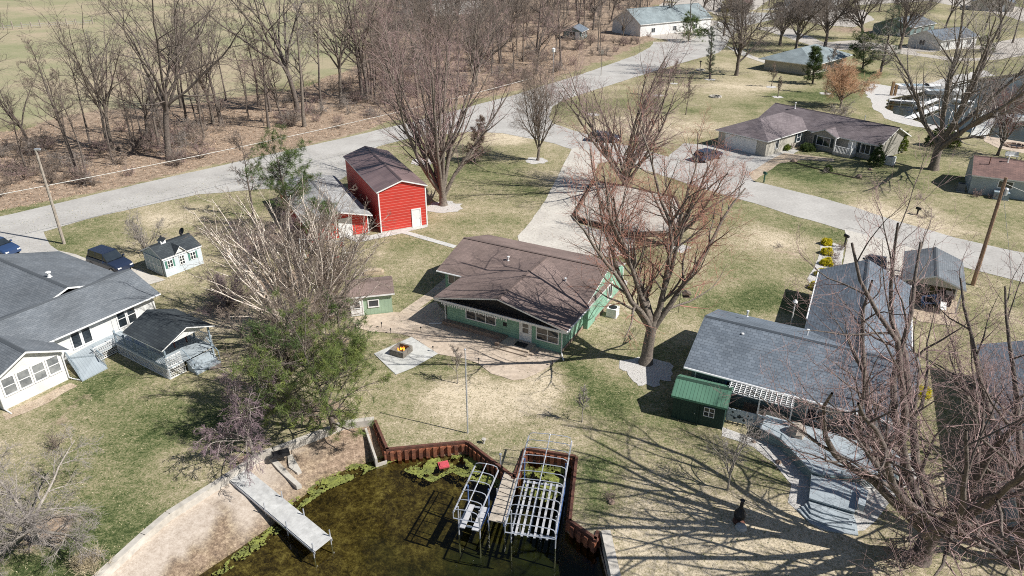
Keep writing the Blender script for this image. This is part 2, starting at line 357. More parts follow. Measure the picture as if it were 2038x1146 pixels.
# roads
M_road = mat('road_asphalt', (.46, .445, .415), .95, (.36, .345, .32), .22, fine=4, detail=9, fs=.28)
M_drive = mat('driveway_concrete', (.56, .53, .47), .9, (.44, .41, .365), .25, fine=4, detail=9, fs=.25)
M_gravel = mat('gravel', (.5, .46, .41), .95, (.36, .33, .29), 2.5, fine=14, bump=.4)
M_wgrav = mat('white_gravel', (.62, .6, .56), .95, (.42, .4, .38), 9, fine=25, bump=.5)
M_patio = mat('stamped_patio', (.54, .45, .36), .85, (.43, .35, .27), .6, fine=3, detail=8, fs=.4)
M_pad = mat('pale_pad', (.54, .54, .51), .85, (.46, .46, .43), .8, fine=3, detail=8, fs=.3)
M_sand = mat('sand', (.46, .38, .29), .95, (.36, .28, .2), 1.2, fine=9)
M_mulch = mat('mulch', (.16, .12, .09), .95, (.08, .06, .045), 4, fine=16)
sheet('road', [(-420,545),(-200,480),(0,431),(100,408),(200,384),(300,361),(420,334),(530,309),(620,289),(700,271),(780,252),(830,240),(900,222),(960,205),(1020,190),(1090,168),(1150,150),(1210,129),(1262,111),(1292,95),(1300,86),(1340,82),(1380,78),(1400,60),(1440,40),(1500,22),(1580,8),(1640,-4),(1700,-4),(1660,14),(1560,34),(1480,52),(1452,76),(1445,92),(1430,105),(1405,112),(1375,120),(1330,133),(1250,158),(1180,180),(1120,200),(1100,212),(1092,232),(1100,246),(1140,259),(1180,271),(1250,290),(1330,312),(1420,340),(1500,361),(1552,373),(1629,392),(1700,412),(1744,427),(1814,448),(1901,473),(1954,485),(2038,503),(2400,590),(2400,680),(2038,562),(1930,535),(1800,492),(1685,460),(1640,446),(1587,432),(1500,404),(1400,376),(1300,343),(1209,318),(1138,297),(1105,286),(1052,275),(1000,265),(940,262),(870,268),(814,275),(751,292),(715,318),(690,350),(640,380),(600,372),(500,378),(394,387),(279,412),(174,436),(92,460),(20,474),(-420,580)], .02, M_road, .12, 1.5)
sheet('gravel_yard', [(1300,86),(1292,60),(1300,20),(1330,-6),(1420,-20),(1560,-20),(1500,22),(1440,40),(1400,60),(1380,78)], .012, M_gravel, .5, 4)
sheet('gravel_lane', [(1500,55),(1560,72),(1640,100),(1720,98),(1800,108),(1900,122),(1990,118),(2060,105),(2060,70),(1960,88),(1880,100),(1800,92),(1700,80),(1640,84),(1560,52)], .012, M_gravel, .4, 3)
sheet('gravel_lane', [(1560,34),(1640,50),(1700,54),(1740,40),(1720,20),(1640,10)], .016, M_gravel, .5, 4)
sheet('gravel_lane', [(1700,10),(1850,2),(2000,30),(2060,50),(2060,20),(1900,-10),(1720,-6)], .016, M_gravel, .5, 4)
sheet('driveway', [(1138,296),(1150,292),(1225,318),(1209,322),(1190,326),(1183,350),(1160,388),(1138,430),(1150,446),(1262,476),(1262,500),(1225,512),(1040,500),(1030,470),(1052,446),(1085,400)], .03, M_drive, .05)
sheet('driveway', [(1680,456),(1800,489),(1850,505),(1850,590),(1760,560),(1675,560),(1676,532),(1683,500),(1687,478)], .03, M_drive, .05)
sheet('driveway', [(1445,92),(1470,108),(1540,132),(1610,150),(1600,128),(1541,124),(1500,112),(1470,96)], .03, M_drive, .05)
sheet('driveway', [(-60,462),(20,470),(87,462),(100,488),(118,500),(60,520),(-80,530)], .03, M_road, .05)
sheet('driveway', [(117,499),(150,506),(200,525),(275,536),(330,557),(296,567),(262,552),(180,560),(120,520)], .034, M_drive, .05)
sheet('driveway', [(1330,312),(1420,340),(1500,361),(1520,345),(1590,300),(1560,285),(1500,295),(1430,290),(1360,285)], .026, M_road, .1)
sheet('sidewalk', [(1500,361),(1552,325),(1600,318),(1660,322),(1660,316),(1600,308),(1560,305),(1530,320),(1490,345)], .03, M_sand, .05)
sheet('sidewalk', [(676,466),(697,477),(712,483),(760,473),(800,464.5),(903,494),(909,489),(812,460.5),(851,452),(851,447),(758,464),(735,469)], .03, M_pad, .03)
sheet('sidewalk', [(893,548),(905,560),(865,592),(815,628),(795,622),(852,582)], .025, M_patio, .03)
sheet('patio', [(695.5,633),(709,652),(737,660),(796,664.5),(820,671),(849,690),(872,705),(901,710),(925,714),(950,723),(978,744),(1020,757),(1042,755),(1084,736),(1118,712),(1108,690),(1020,668),(890,628),(868,600),(855,605),(812,625),(785,621)], .03, M_patio, .05, .8)
sheet('fire_pit_pad', [(744,704.6),(819,671),(872,704.6),(822,733),(788,746.5)], .045, M_pad, .02)
sheet('patio', [(1738,570),(1830,585),(1905,600),(1900,650),(1830,640)], .03, M_sand, .05)
sheet('shrub_bed', [(1634,478),(1654,481),(1681,492),(1674,534),(1660,560),(1645,580),(1619,578),(1606.5,554.6),(1622,530),(1631,502)], .02, M_wgrav, .05, .8)
sheet('shrub_bed', [(1714,970),(1782,951),(1800,905),(1822,900),(1826,950),(1770,1000),(1742,1038),(1720,1056),(1687,1058),(1672,1040),(1703,1020)], .02, M_wgrav, .05, .8)
sheet('shrub_bed', [(1437,850),(1500,872),(1560,890),(1580,920),(1620,960),(1612,1024),(1640,1060),(1600,1030),(1568,1000),(1575,965),(1540,922),(1500,890),(1437,868)], .02, M_wgrav, .05, .8)
sheet('shrub_bed', [(5,825),(140,762),(155,768),(100,800),(50,822),(12,836)], .02, M_sand, .12, .8)
sheet('shrub_bed', [(1226,575),(1245,573),(1250,560),(1238,556)], .02, M_wgrav, .05, .8)
sheet('shore_rocks', [(1735,165),(1775,172),(1850,165),(1900,150),(1960,140),(1982,150),(1920,160),(1860,172),(1815,188),(1769,197),(1760,213),(1778,226),(1813,237),(1883,255),(1922,262),(1900,268),(1800,247),(1760,235),(1735,210),(1720,180)], .02, M_wgrav, .4, 1.5)
sheet('sidewalk', [(1952,269),(2038,283),(2200,300),(2200,330),(2038,305),(1990,296),(1960,282)], .025, M_patio, .05)
for (px, py, r, mm) in [(1287,737,2.,'g'),(885,412,2.2,'g'),(838,322,1.7,'g'),(1068,320,1.7,'g'),(1347,492,1.3,'g'),(1535,173,1.2,'g'),(1548,193,1.1,'g'),(1643,186,1.2,'g'),(1413,158,1.2,'g'),(1310,190,1.,'g'),(1340,166,1.,'g'),(1180,228,1.2,'g')]:
    c = at(px, py); P = [c.xy + Vector((math.cos(a), math.sin(a))) * r * random.Random(px + i * 7).uniform(.72, 1.12) for i, a in enumerate(np.linspace(0, 2 * math.pi, 26)[:-1])]
    sheet('tree_ring', P, .022, M_wgrav, .1, .3, world=True)
# lake bed, beach and water
gx, gy = np.meshgrid(np.arange(-44, 8, .7), np.arange(3, 44, .7)); G_ = np.column_stack([gx.ravel(), gy.ravel()]); ok = inpoly(G_[:, 0], G_[:, 1], LAKE) & (dist(G_[:, 0], G_[:, 1], LAKE) > .3) & (dist(G_[:, 0], G_[:, 1], WATER0, False) > .25)
X, Fc = cdt([LAKE], G_[ok].tolist() + [tuple(p) for p in WATER0], lambda x, y: inpoly(x, y, LAKE))
x, y = X[:, 0], X[:, 1]; inw = inpoly(x, y, WATER); dw = dist(x, y, [Vector((-30, 2)), Vector((-19.5, 22))] + WATER0, False); SEAW = LAKE[:10]; ds = dist(x, y, SEAW + [LAKE[-2]], False)
Z = np.where(inw, -.8 - np.minimum(1.5, .06 + .16 * dw), -.8 + .42 * dw / (dw + ds + 1e-6))
m = bpy.data.materials.new('lake_bed'); m.use_nodes = True; N, L = nodes(m); b = N['Principled BSDF']; b.inputs['Roughness'].default_value = .9
tc = N.new('ShaderNodeTexCoord'); at_ = N.new('ShaderNodeAttribute'); at_.attribute_name = 'zone'; sp = N.new('ShaderNodeSeparateColor'); L.new(at_.outputs['Color'], sp.inputs[0])
k = dict(N=N, L=L); fn = nzn(3.5, 6, .95, None, N, L, tc); fm = nzn(.8, 4, .7, None, N, L, tc)
muck = ramp(mth('ADD', mth('MULTIPLY', fn, .8, **k), mth('MULTIPLY', fm, .3, **k), **k), [(.44, (.02, .015, .01)), (.52, (.09, .06, .03)), (.6, (.26, .2, .09)), (.7, (.6, .5, .27))], **k)
deep = ramp(fm, [(.35, (.008, .018, .012)), (.62, (.045, .06, .022)), (.8, (.12, .11, .03))], **k)
sand = ramp(fn, [(.3, (.26, .2, .15)), (.5, (.46, .39, .32)), (.7, (.62, .55, .47))], **k)
lv = ramp(fn, [(.35, (.07, .05, .035)), (.5, (.27, .19, .13)), (.68, (.58, .45, .34))], **k)
c0 = mix(sp.outputs[0], muck, deep, **k); c0 = mix(sp.outputs[1], c0, sand, **k); c0 = mix(sp.outputs[2], c0, lv, **k); L.new(c0, b.inputs['Base Color'])
n3 = np.array([noise.fractal(Vector((a * .4, b_ * .4, 3)), 1, 2, 3) for a, b_ in X])
dp = np.clip(((dw - 4.5) + n3 * 3) / 6, 0, 1) * inw; beach = (~inw)
lx = np.clip((x + 14.5 + n3 * 2) / 3, 0, 1); lsh = np.clip(1 - (ds - 1.7 - n3 * 2.5) / 1.0, 0, 1)
sandm = beach * np.maximum(0, (1 - lx) * lsh); leafm = beach * np.clip(lx + (1 - lsh) * .8, 0, 1)
meshobj('lake_bed', X, Z, Fc, m, np.column_stack([dp, sandm, leafm]), smooth=True)
del x, y
m = bpy.data.materials.new('water'); m.use_nodes = True; N, L = nodes(m); N.remove(N['Principled BSDF'])
tr = N.new('ShaderNodeBsdfTransparent'); tr.inputs[0].default_value = (.52, .52, .36, 1); gl = N.new('ShaderNodeBsdfGlossy'); gl.inputs['Roughness'].default_value = .04
fz = N.new('ShaderNodeFresnel'); fz.inputs[0].default_value = 1.33; ms = N.new('ShaderNodeMixShader'); bp = N.new('ShaderNodeBump'); bp.inputs['Strength'].default_value = .12; bp.inputs['Distance'].default_value = .05
tc = N.new('ShaderNodeTexCoord'); q = nzn(2.2, 3, .6, None, N, L, tc); L.new(q, bp.inputs['Height']); L.new(bp.outputs[0], gl.inputs['Normal']); L.new(bp.outputs[0], fz.inputs['Normal'])
L.new(fz.outputs[0], ms.inputs[0]); L.new(tr.outputs[0], ms.inputs[1]); L.new(gl.outputs[0], ms.inputs[2]); L.new(ms.outputs[0], N['Material Output'].inputs[0])
WP = [Vector((-30, 2))] + LAKE[9:-2] + [Vector((1, 2))]
WP = WATER + [Vector((1, 2))]
Xw, Fw = cdt([WP], [], lambda x, y: inpoly(x, y, WP)); meshobj('water', Xw, np.full(len(Xw), -.8), Fw, m)
Xw, Fw = cdt([MARINA], [], lambda x, y: inpoly(x, y, MARINA)); meshobj('water', Xw, np.full(len(Xw), -.35), Fw, m)
meshobj('lake_bed', Xw, np.full(len(Xw), -1.1), Fw, mat('pond_bed', (.13, .12, .08), .9, (.05, .05, .04), .3, fine=3))
# duckweed: floating mats along the shore and in the slip
def weed(poly, n, seed, zz=-.785):
    rnd = np.random.default_rng(seed); P = [at(a, b_, -.8).xy for a, b_ in poly]; PA = np.array([tuple(p) for p in P]); lo, hi = PA.min(0), PA.max(0)
    mb = MB(); q = rnd.uniform(lo, hi, (n * 4, 2)); q = q[inpoly(q[:, 0], q[:, 1], P)][:n]
    for c in q:
        if noise.fractal(Vector((c[0] * 1.1, c[1] * 1.1, seed)), .7, 2, 6) < rnd.uniform(-.25, .25): continue
        k = rnd.integers(5, 8); r = rnd.uniform(.02, .085); a0 = rnd.uniform(0, 6)
        mb.add([(c[0] + math.cos(a0 + 6.283 * j / k) * r * rnd.uniform(.5, 1.2), c[1] + math.sin(a0 + 6.283 * j / k) * r * rnd.uniform(.5, 1.2), zz + rnd.uniform(0, .012)) for j in range(k)], [tuple(range(k))])
    return mb
M_weed = mat('duckweed', (.24, .26, .06), .8, (.12, .135, .04), 1.4, fine=6)
mb = weed([(500,1088),(549,1046),(577,1010),(560,998),(605,982),(640,950),(695,925),(768,906),(800,902),(790,915),(740,935),(700,955),(650,975),(600,1010),(560,1040),(500,1100)], 9000, 1)
b2 = weed([(420,1146),(470,1100),(520,1060),(545,1046),(560,1055),(520,1090),(440,1146)], 500, 5); mb.add(b2.v, b2.f)
b2 = weed([(850,915),(925,903),(990,935),(1000,975),(950,960),(900,940),(860,960),(800,935)], 4200, 2); mb.add(b2.v, b2.f)
b2 = weed([(1040,930),(1052,915),(1125,925),(1118,985),(1080,1000),(1030,970)], 4200, 3); mb.add(b2.v, b2.f)
o = solo(mb, 'duckweed', M_weed, 'bright green duckweed floating along the shore', 'duckweed', (-6, 33, -.8)); o['kind'] = 'stuff'

# ================================================================ BUILDINGS
W_green = siding('green_siding', (.27, .47, .35), .2); W_greenv = siding('green_board', (.27, .48, .36), .3, True, .8)
W_red = siding('red_siding', (.56, .05, .035), .3, line=(.62, .2, .17), duty=.14); W_white = siding('white_siding', (.72, .72, .7), .16, dark=.78)
W_shed = siding('shed_board', (.42, .5, .5), .3, True, .8); W_grey = siding('grey_siding', (.2, .27, .27), .2)
W_taupe = siding('taupe_siding', (.36, .34, .3), .18, dark=.8); W_tan = siding('pale_siding', (.5, .47, .4), .18, dark=.8)
W_blue = siding('blue_grey_siding', (.38, .44, .46), .18, dark=.8); W_dgreen = siding('dark_green_board', (.022, .055, .045), .25, True, .7)
W_sage = siding('sage_board', (.34, .46, .33), .3, True, .8)
R_brown = shingles('brown_shingles', (.235, .175, .155), (.185, .14, .125), .35, .16, .75); R_grey = shingles('charcoal_shingles', (.165, .18, .195), (.125, .14, .155), .4, .18, .65)
R_slate = shingles('slate_shingles', (.17, .2, .235), (.12, .145, .175), .4, .24, .5); R_light = shingles('light_grey_shingles', (.4, .4, .39), (.28, .28, .28), .6, .28)
R_barn = shingles('barn_roof', (.2, .14, .135), (.16, .11, .11), .4, 3., .6, .5, .9); R_dark = shingles('dark_shingles', (.055, .065, .07), (.035, .042, .048))
R_taupe = shingles('plum_shingles', (.2, .17, .175), (.15, .125, .13)); R_teal = shingles('teal_shingles', (.25, .29, .3), (.2, .24, .25))
R_dim = shingles('rust_brown_shingles', (.24, .15, .13), (.17, .11, .1)); R_seam = shingles('green_metal_roof', (.09, .19, .13), (.08, .175, .12), .22, 9., .35)
M_green = mat('teal_paint', (.1, .25, .2), .6); M_stone = mat('field_stone', (.4, .3, .23), .9, (.2, .14, .11), 6, fine=15)
M_shut = mat('dark_shutter', (.03, .045, .05), .6); M_deck = siding('grey_deck_boards', (.38, .43, .46), .28, True, .72)
M_sky = mat('grey_blue_paint', (.3, .37, .42), .6); M_dk = mat('dark_brown_gable_shade', (.05, .045, .045), .9)

# green ranch house in the middle
M = fr(3.69, 46.42, -27.75)
h = thing('ranch_house', 'green-sided house with a brown shingled cross-gable roof beside the tan patio', 'house', M)
L_, he, hx = 10.1, 2.38, 3.8
MB(M).box(-L_, 0, 0, 0, 6.5, he).build('wall', W_green, h)
MB(M).box(-13.0, 4.3, 0, .41, 12.2, he).build('wall', W_greenv, h)
MB(M).box(.412, 5.9, 0, .45, 12.1, .28).box(.004, .1, 0, .05, 6.4, .25).build('foundation', M_stone, h)
MB(M).prof([(-13.0 + .02, 0), (-13.0, 0)], 0, 0) if False else None
mb = MB(fr(3.69, 46.42, -27.75 - 90)); # gable triangles of the rear wing (profile runs across it)
mb.prof([(-12.2, he), (-4.3, he), (-8.2, 3.62)], -13.0, .41); mb.build('gable_wall', W_greenv, h)
MB(M).prof([(-L_, he), (0, he), (-L_ / 2, hx - .14)], 0, 6).build('gable_wall', M_dk, h)  # open shade under the overhang painted in as a dark wall colour
k = (hx - 2.5) / (L_ / 2 + .76); mb = MB(M)
mb.slab([(-L_ - .76, -.79, 2.5), (-L_ / 2, -.79, hx), (-L_ / 2, 8.2, hx), (-L_ - .76, 8.2, 2.5)], .12)
mb.slab([(.76, -.79, 2.5), (-L_ / 2, -.79, hx), (-L_ / 2, 8.2, hx), (.76, 8.2, 2.5)], .12)
mb.slab([(-13.4, 3.59, 2.515), (.52, 3.59, 2.515), (.52, 8.18, 3.83), (-13.4, 8.18, 3.83)], .12)
mb.slab([(-13.4, 12.6, 2.515), (.52, 12.6, 2.515), (.52, 8.18, 3.83), (-13.4, 8.18, 3.83)], .12)
rf = mb.build('roof', [R_brown, M_white], h)
MB(M).box(-13.38, 8.06, 3.8, .5, 8.3, 3.86).build('ridge_cap', R_brown, rf); MB(M).box(-L_ / 2 - .12, -.77, hx - .03, -L_ / 2 + .12, 8.0, hx + .03).build('ridge_cap', R_brown, rf)
mb = MB(M); mb.box(-L_ - .7, -.79, 2.27, .7, -.7, 2.44); mb.build('fascia', M_white, h)
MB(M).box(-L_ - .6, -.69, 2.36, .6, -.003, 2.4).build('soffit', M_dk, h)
for i in range(26): pass
mb = MB(M)
for i in range(30): mb.box(-L_ + i * .2, -.82, 2.12 - .06 * (i % 2), -L_ + .1 + i * .2, -.8, 2.27)
mb.build('trim_fringe', M_white, h)
window(h, M, (-8.25, 0, .98), (1, 0), (0, -1), 2.6, .66, 3, 1); window(h, M, (-2.0, 0, .78), (1, 0), (0, -1), 1.75, .98, 2, 2)
door(h, M, (-3.4, 0, .28), (1, 0), (0, -1), .85, 1.72, glass=1)
MB(M).lathe([(.02, 0), (.2, .01), (.22, .02), (.2, .03), (.02, .04)], (0, 0, 0), 10)
MB(M).obox((-4.95, -.03, 1.1), (.32, 0, 0), (0, .026, 0), (0, 0, .32)).build('wall_plaque', M_dk, h)
window(h, M, (.0, 1.0, 1.2), (0, 1), (1, 0), .7, .8); window(h, M, (0, 4.4, 1.1), (0, 1), (1, 0), 1.1, .95, 2); window(h, M, (.41, 8.6, .7), (0, 1), (1, 0), .9, 1.2, 2); window(h, M, (-12.6, 4.3, 1.2), (1, 0), (0, -1), 1.2, .8, 2)
MB(M).box(-10.3, -.5, 0, -4.5, -.004, .36).box(-4.9, -1.5, 0, -4.62, -.5, .36).build('stone_planter', M_stone, h)
mb = MB(M); mb.box(-4.6, -1.35, 0, -2.1, -.005, .26); mb.box(-5.0, -1.75, 0, -2.0, -1.352, .13); mb.box(-2.098, -1.35, 0, -1.75, -.2, .13); mb.build('porch_steps', M_patio, h)
MB(M).box(-3.5, -.95, .262, -2.55, -.35, .29).build('doormat', M_black, h)
for u in (-L_ - .12, .1):
    MB(M).tube([(u, -.74, 2.36), (u, -.1, 2.1), (u, -.09, .2), (u + (.25 if u > 0 else -.25), -.5, .1), (u + (.55 if u > 0 else -1.1), -.9, .06)], .05).build('downspout', M_white, h)
MB(M).tube([(.55, 11.9, 2.4), (.55, 11.9, .2), (1.3, 11.4, .08)], .05).build('downspout', M_white, h)
gutter(h, M, (.76, -.75, 2.42), (.76, 3.6, 2.42)); gutter(h, M, (-13.4, 3.57, 2.44), (-10.9, 3.57, 2.44))
vent(h, M, -2.2, 5.6, 3.05, .3); vent(h, M, -8, 6.6, 3.35, .3)

# red barn and the low red garage beside it
M = fr(-13.79, 70.31, 25.4)
h = thing('barn', 'tall red barn with a brown roof and a white side door', 'barn', M)
walls_gable(h, M, 5.15, 14, 4.45, 5.3, W_red); roof_gable(h, M, 5.15, 14, 4.45, 5.3, .18, R_barn)
for u in (-.03, 5.05): MB(M).box(u, -.03, 0, u + .13, .1, 4.45).build('corner_trim', M_white, h)
door(h, M, (3.52, 0, .05), (1, 0), (0, -1), .85, 1.95)
MB(M).box(-.02, -.02, 0, 5.17, -.001, .12).build('foundation', M_conc, h)
MB(M).obox((1.2, 14.0, .1), (2.8, 0, 0), (0, 0, 3.4), (0, .06, 0)).build('garage_door', M_white, h)
M = fr(-20.71, 67.33, 27.5)
h = thing('garage', 'low red garage with a light grey shingled roof left of the barn', 'garage', M)
walls_gable(h, M, 6.35, 13.4, 2.2, 3.05, W_red); roof_gable(h, M, 6.35, 13.4, 2.2, 3.05, .3, R_light, of=.9)
door(h, M, (3.3, 0, .04), (1, 0), (0, -1), 1.25, 2.0); mb = MB(M); mb.box(6.28, -.03, 0, 6.39, .08, 2.2); mb.build('corner_trim', M_white, h)
MB(M).box(-.02, -.02, 0, 6.37, -.001, .1).build('foundation', M_conc, h)
# sage garden shed at the left end of the patio
x0, y0 = (at(782, 621).x, at(782, 621).y); M = fr(x0, y0, 103)
h = thing('garden_shed', 'small sage green shed with a brown roof at the end of the patio', 'shed', M)
MB(M).prof([(0, 0), (2.9, 0), (2.9, 1.8), (1.45, 2.3), (0, 1.8)], 0, 3.42).build('wall', W_sage, h); roof_gable(h, M, 2.9, 3.42, 1.8, 2.3, .25, R_brown)
MF = fr(x0, y0, 13); window(h, MF, (-1.9, 0, .75), (1, 0), (0, -1), .75, .55, 1); door(h, MF, (-3.3, 0, .03), (1, 0), (0, -1), .85, 1.6)
window(h, MF, (-3.1, -.055, .75), (1, 0), (0, -1), .45, .55, 1, t=.05)
# little white shed with dormer
M = fr(-34.6, 61.6, -36)
h = thing('playhouse_shed', 'little white and grey shed with green shutters, a cupola and a dormer', 'shed', M)
walls_gable(h, M, 3.4, 3.8, 1.75, 2.55, W_shed); roof_gable(h, M, 3.4, 3.8, 1.75, 2.55, .12, R_dark)
MB(M).box(3.402, 0, 0, 3.44, 3.8, 1.72).build('front_wall', siding('shed_front', (.6, .66, .7), .16, dark=.8), h)
mb = MB(M)
for u in (.35, 1.7): mb.box(u, -.05, .05, u + 1.3, -.001, 1.7)
dr = mb.build('shed_door', W_shed, h); mb = MB(M)
for u in (.3, 1.0, 1.65, 2.35, 3.0): mb.box(u, -.075, .05, u + .06, -.051, 1.7)
for z in (.06, .9, 1.64): mb.box(.3, -.074, z, 3.05, -.052, z + .05)
mb.build('door_trim', M_white, dr)
mb = MB(M @ fr(3.42, 1.1, 90)); mb.prof([(0, 1.7), (1.3, 1.7), (.65, 2.45)], 0, 1.2); mb.build('dormer', W_white, h)
mb = MB(M @ fr(3.42, 1.1, 90)); mb.slab([(-.15, -.15, 1.63), (.65, -.15, 2.55), (.65, 1.6, 2.55), (-.15, 1.6, 1.63)], .07); mb.slab([(1.45, -.15, 1.63), (.65, -.15, 2.55), (.65, 1.6, 2.55), (1.45, 1.6, 1.63)], .07); mb.build('dormer_roof', [R_dark, M_white], h)
for v in (.35, 2.65): window(h, M, (3.44, v, .85), (0, 1), (1, 0), .45, .65, 2, 2, t=.05, shut=None); [MB(M).obox((3.443, v + d, .82), (0, .16, 0), (0, 0, .72), (.03, 0, 0)).build('shutter', M_green, h) for d in (-.23, .52)]
window(h, M, (3.44, 1.55, .75), (0, 1), (1, 0), .42, .8, 2, 3, t=.05)
cp = MB(M).box(1.45, .9, 2.45, 1.95, 1.4, 2.95).build('cupola', M_white, h); MB(M).lathe([(.5, 0), (.3, .12), (.12, .25), (.02, .42)], (1.7, 1.15, 2.96), 4).build('cupola_roof', R_dark, cp)
MB(M).tube([(1.7, 1.15, 3.3), (1.7, 1.15, 3.8)], .02, 4).tube([(1.5, 1.15, 3.6), (1.95, 1.15, 3.6)], .03, 4).build('weathervane', M_black, cp)
ds = MB(M).tube([(1.7, 3.3, 2.5), (1.7, 3.3, 3.0)], .03, 5).build('dish_mast', M_metal, h)
mb = MB(M @ Matrix.Translation((1.7, 3.3, 3.05)) @ Matrix.Rotation(R(60), 4, 'X')); mb.lathe([(.02, -.04), (.2, .0), (.36, .09), (.37, .1), (.2, .02)], (0, 0, 0), 14); mb.build('satellite_dish', M_black, h)

# white house on the left
M = fr(-31.4, 53.3, -31.5)
h = thing('white_house', 'white-sided house with grey shingled wings at the left edge', 'house', M)
MB(M).prof([(-3.1, 0), (3.1, 0), (3.1, 2.45), (0, 3.65), (-3.1, 2.45)], -10.5, -.35).build('wall', W_white, h)
MW = M @ Matrix.Translation((-3.1, -13.9, 0)); roof_gable(h, M @ Matrix.Translation((-3.1, -16, 0)), 6.2, 15.65, 2.45, 3.65, .42, R_grey, lift=.2)
MS = M @ fr(5.17, -13.35, 90)     # sunroom: u runs along +v of the house, v goes back
MB(MS).prof([(0, 0), (4.4, 0), (4.4, 2.3), (2.2, 3.35), (0, 2.3)], 0, 4.6).build('wall', W_white, h)
roof_gable(h, MS, 4.4, 5.1, 2.3, 3.35, .45, R_grey, ob=0, of=.4, lift=.24)
for k_ in range(4): window(h, M, (5.17, -12.95 + k_ * .98, .98), (0, 1), (1, 0), .72, 1.2, 1, 2, t=.1, mg=mat('curtained_glass', (.3, .31, .31), .15, (.14, .15, .16), 1.1, spec=.9))
for v in (-7.15, -6.35): window(h, M, (3.1, v, .95), (0, 1), (1, 0), .6, 1.3, 1)
for v in (-3.55, -2.72): window(h, M, (3.1, v, .95), (0, 1), (1, 0), .62, 1.35, 1, 2)
MB(M).box(3.103, -4.05, .9, 3.14, -3.68, 2.35).build('shutter', W_white, h)
mb = MB(M @ fr(0, 0, 90)); # main block with its ridge along -u
MX = M @ fr(0, -9.9, 90)
MB(MX).prof([(0, 0), (9.9, 0), (9.9, 2.5), (4.95, 4.05), (0, 2.5)], 2.6, 11.3).build('wall', W_white, h)
roof_gable(h, MX, 9.9, 11.6, 2.5, 4.05, .4, R_grey, of=.0, ob=0, lift=.22)
vent(h, M, -3.2, -4.6, 4.2, .35, .12)
MB(M).tube([(5.25, -8.98, 2.4), (5.25, -8.98, .2), (5.6, -8.8, .06), (6.2, -8.6, .05)], .05).build('downspout', M_white, h)
MB(M).tube([(5.25, -13.33, 2.4), (5.25, -13.33, .2), (5.6, -13.3, .06), (6.0, -13.3, .05)], .05).build('downspout', M_white, h)
gutter(h, M, (3.56, -8.4, 2.44), (3.56, .05, 2.44)); MB(M).box(-3.1, -9.98, 4.18, -3.0, -9.9, 4.2)
# its grey deck with lattice and covered gazebo
D = thing('wooden_deck', 'grey board deck with white lattice skirts along the white house', 'deck', fr(-29.5, 45.5, 0))
g0 = [at(132, 712, .7).xy, at(236, 655, .7).xy, at(262, 668, .7).xy, at(241, 680, .7).xy, at(188, 706, .7).xy]
MB().prism(g0, .58, .7).build('deck_floor', M_deck, D)
a_, b_, c_, d_ = at(132, 712, .6), at(188, 706, .6), at(214.6, 734, 0.), at(164, 760, 0.)
MB().slab([a_, b_, c_ + Vector((0, 0, .12)), d_ + Vector((0, 0, .12))], .1).build('ramp', [M_deck, M_deck], D)
def lattice(par, p, q, z0, z1, m=M_white, s=.17, t=.035, name='lattice'):
    """crossing diagonal slats between p and q, with a top and bottom rail"""
    p, q = Vector((*p, 0)), Vector((*q, 0)); d = q - p; Ln = d.length; d.normalize(); n = Vector((-d.y, d.x, 0)); hh = z1 - z0; mb = MB()
    for sg in (1, -1):
        k = -hh
        while k < Ln:
            a0 = max(k, 0); b0 = min(k + hh, Ln)
            if b0 > a0 + .02:
                za, zb = (a0 - k, b0 - k) if sg > 0 else (hh - (a0 - k), hh - (b0 - k))
                A, B = p + d * a0 + Vector((0, 0, z0 + za)), p + d * b0 + Vector((0, 0, z0 + zb))
                mb.obox(A + n * (.012 * sg), (B - A), n * .01, Vector((0, 0, t)))
            k += s
    for z in (z0 - .04, z1): mb.obox(p - n * .03 + Vector((0, 0, z)), d * Ln, n * .06, Vector((0, 0, .05)))
    return mb.build(name, m, par)
lattice(D, (-30.0, 47.0), (-24.5, 43.0), .05, .95); lattice(D, (at(188, 706, .7).xy), at(241, 680, .7).xy, .1, 1.2)
lattice(D, at(164, 760, 0).xy, at(134, 715, .3).xy, .2, 1.0, M_sky, .25)
lattice(D, at(190, 708, .2).xy, at(213, 732, 0).xy, .2, 1.0, M_sky, .25)
M = fr(-24.42, 42.89, 56.7)
Gz = thing('gazebo', 'covered gazebo with a dark roof on lattice-sided decking', 'gazebo', M)
MB(M).box(0, 0, .82, 3.8, 6.6, .92).build('deck_floor', M_deck, Gz)
for (u, v) in ((.05, .05), (3.65, .05), (.05, 2.1), (3.65, 2.1), (.05, 4.0), (3.65, 4.0)): MB(M).box(u, v, 0, u + .11, v + .11, 2.62).build('post', M_sky, Gz)
for v in (5.3, 6.5): MB(M).box(.05, v, 0, .16, v + .11, 1.9).build('post', M_sky, Gz)
mb = MB(M); mb.slab([(-.25, -.3, 2.6), (1.9, -.3, 3.5), (1.9, 4.5, 3.5), (-.25, 4.5, 2.6)], .09); mb.slab([(4.05, -.3, 2.6), (1.9, -.3, 3.5), (1.9, 4.5, 3.5), (4.05, 4.5, 2.6)], .09)
mb.build('roof', [R_dark, M_white], Gz); MB(M).prof([(.1, 2.6), (3.7, 2.6), (1.9, 3.34)], .1, .16).build('gable_panel', W_white, Gz)
P2 = lambda u, v: (M @ Vector((u, v, 0))).xy
lattice(Gz, P2(0, 0), P2(0, 6.5), .05, .78); lattice(Gz, P2(0, 0), P2(1.3, 0), .05, .78); lattice(Gz, P2(.02, .12), P2(.02, 6.5), .98, 1.75, M_sky); lattice(Gz, P2(0, .03), P2(1.2, .03), .98, 1.7); lattice(Gz, P2(3.8, 0), P2(3.8, 6.4), .1, 1.7)
mb = MB(M)
for i in range(4): mb.box(1.45, -.28 * (i + 1), 0, 3.4, -.28 * i - .004, .74 - i * .19)
mb.build('steps', M_deck, Gz)
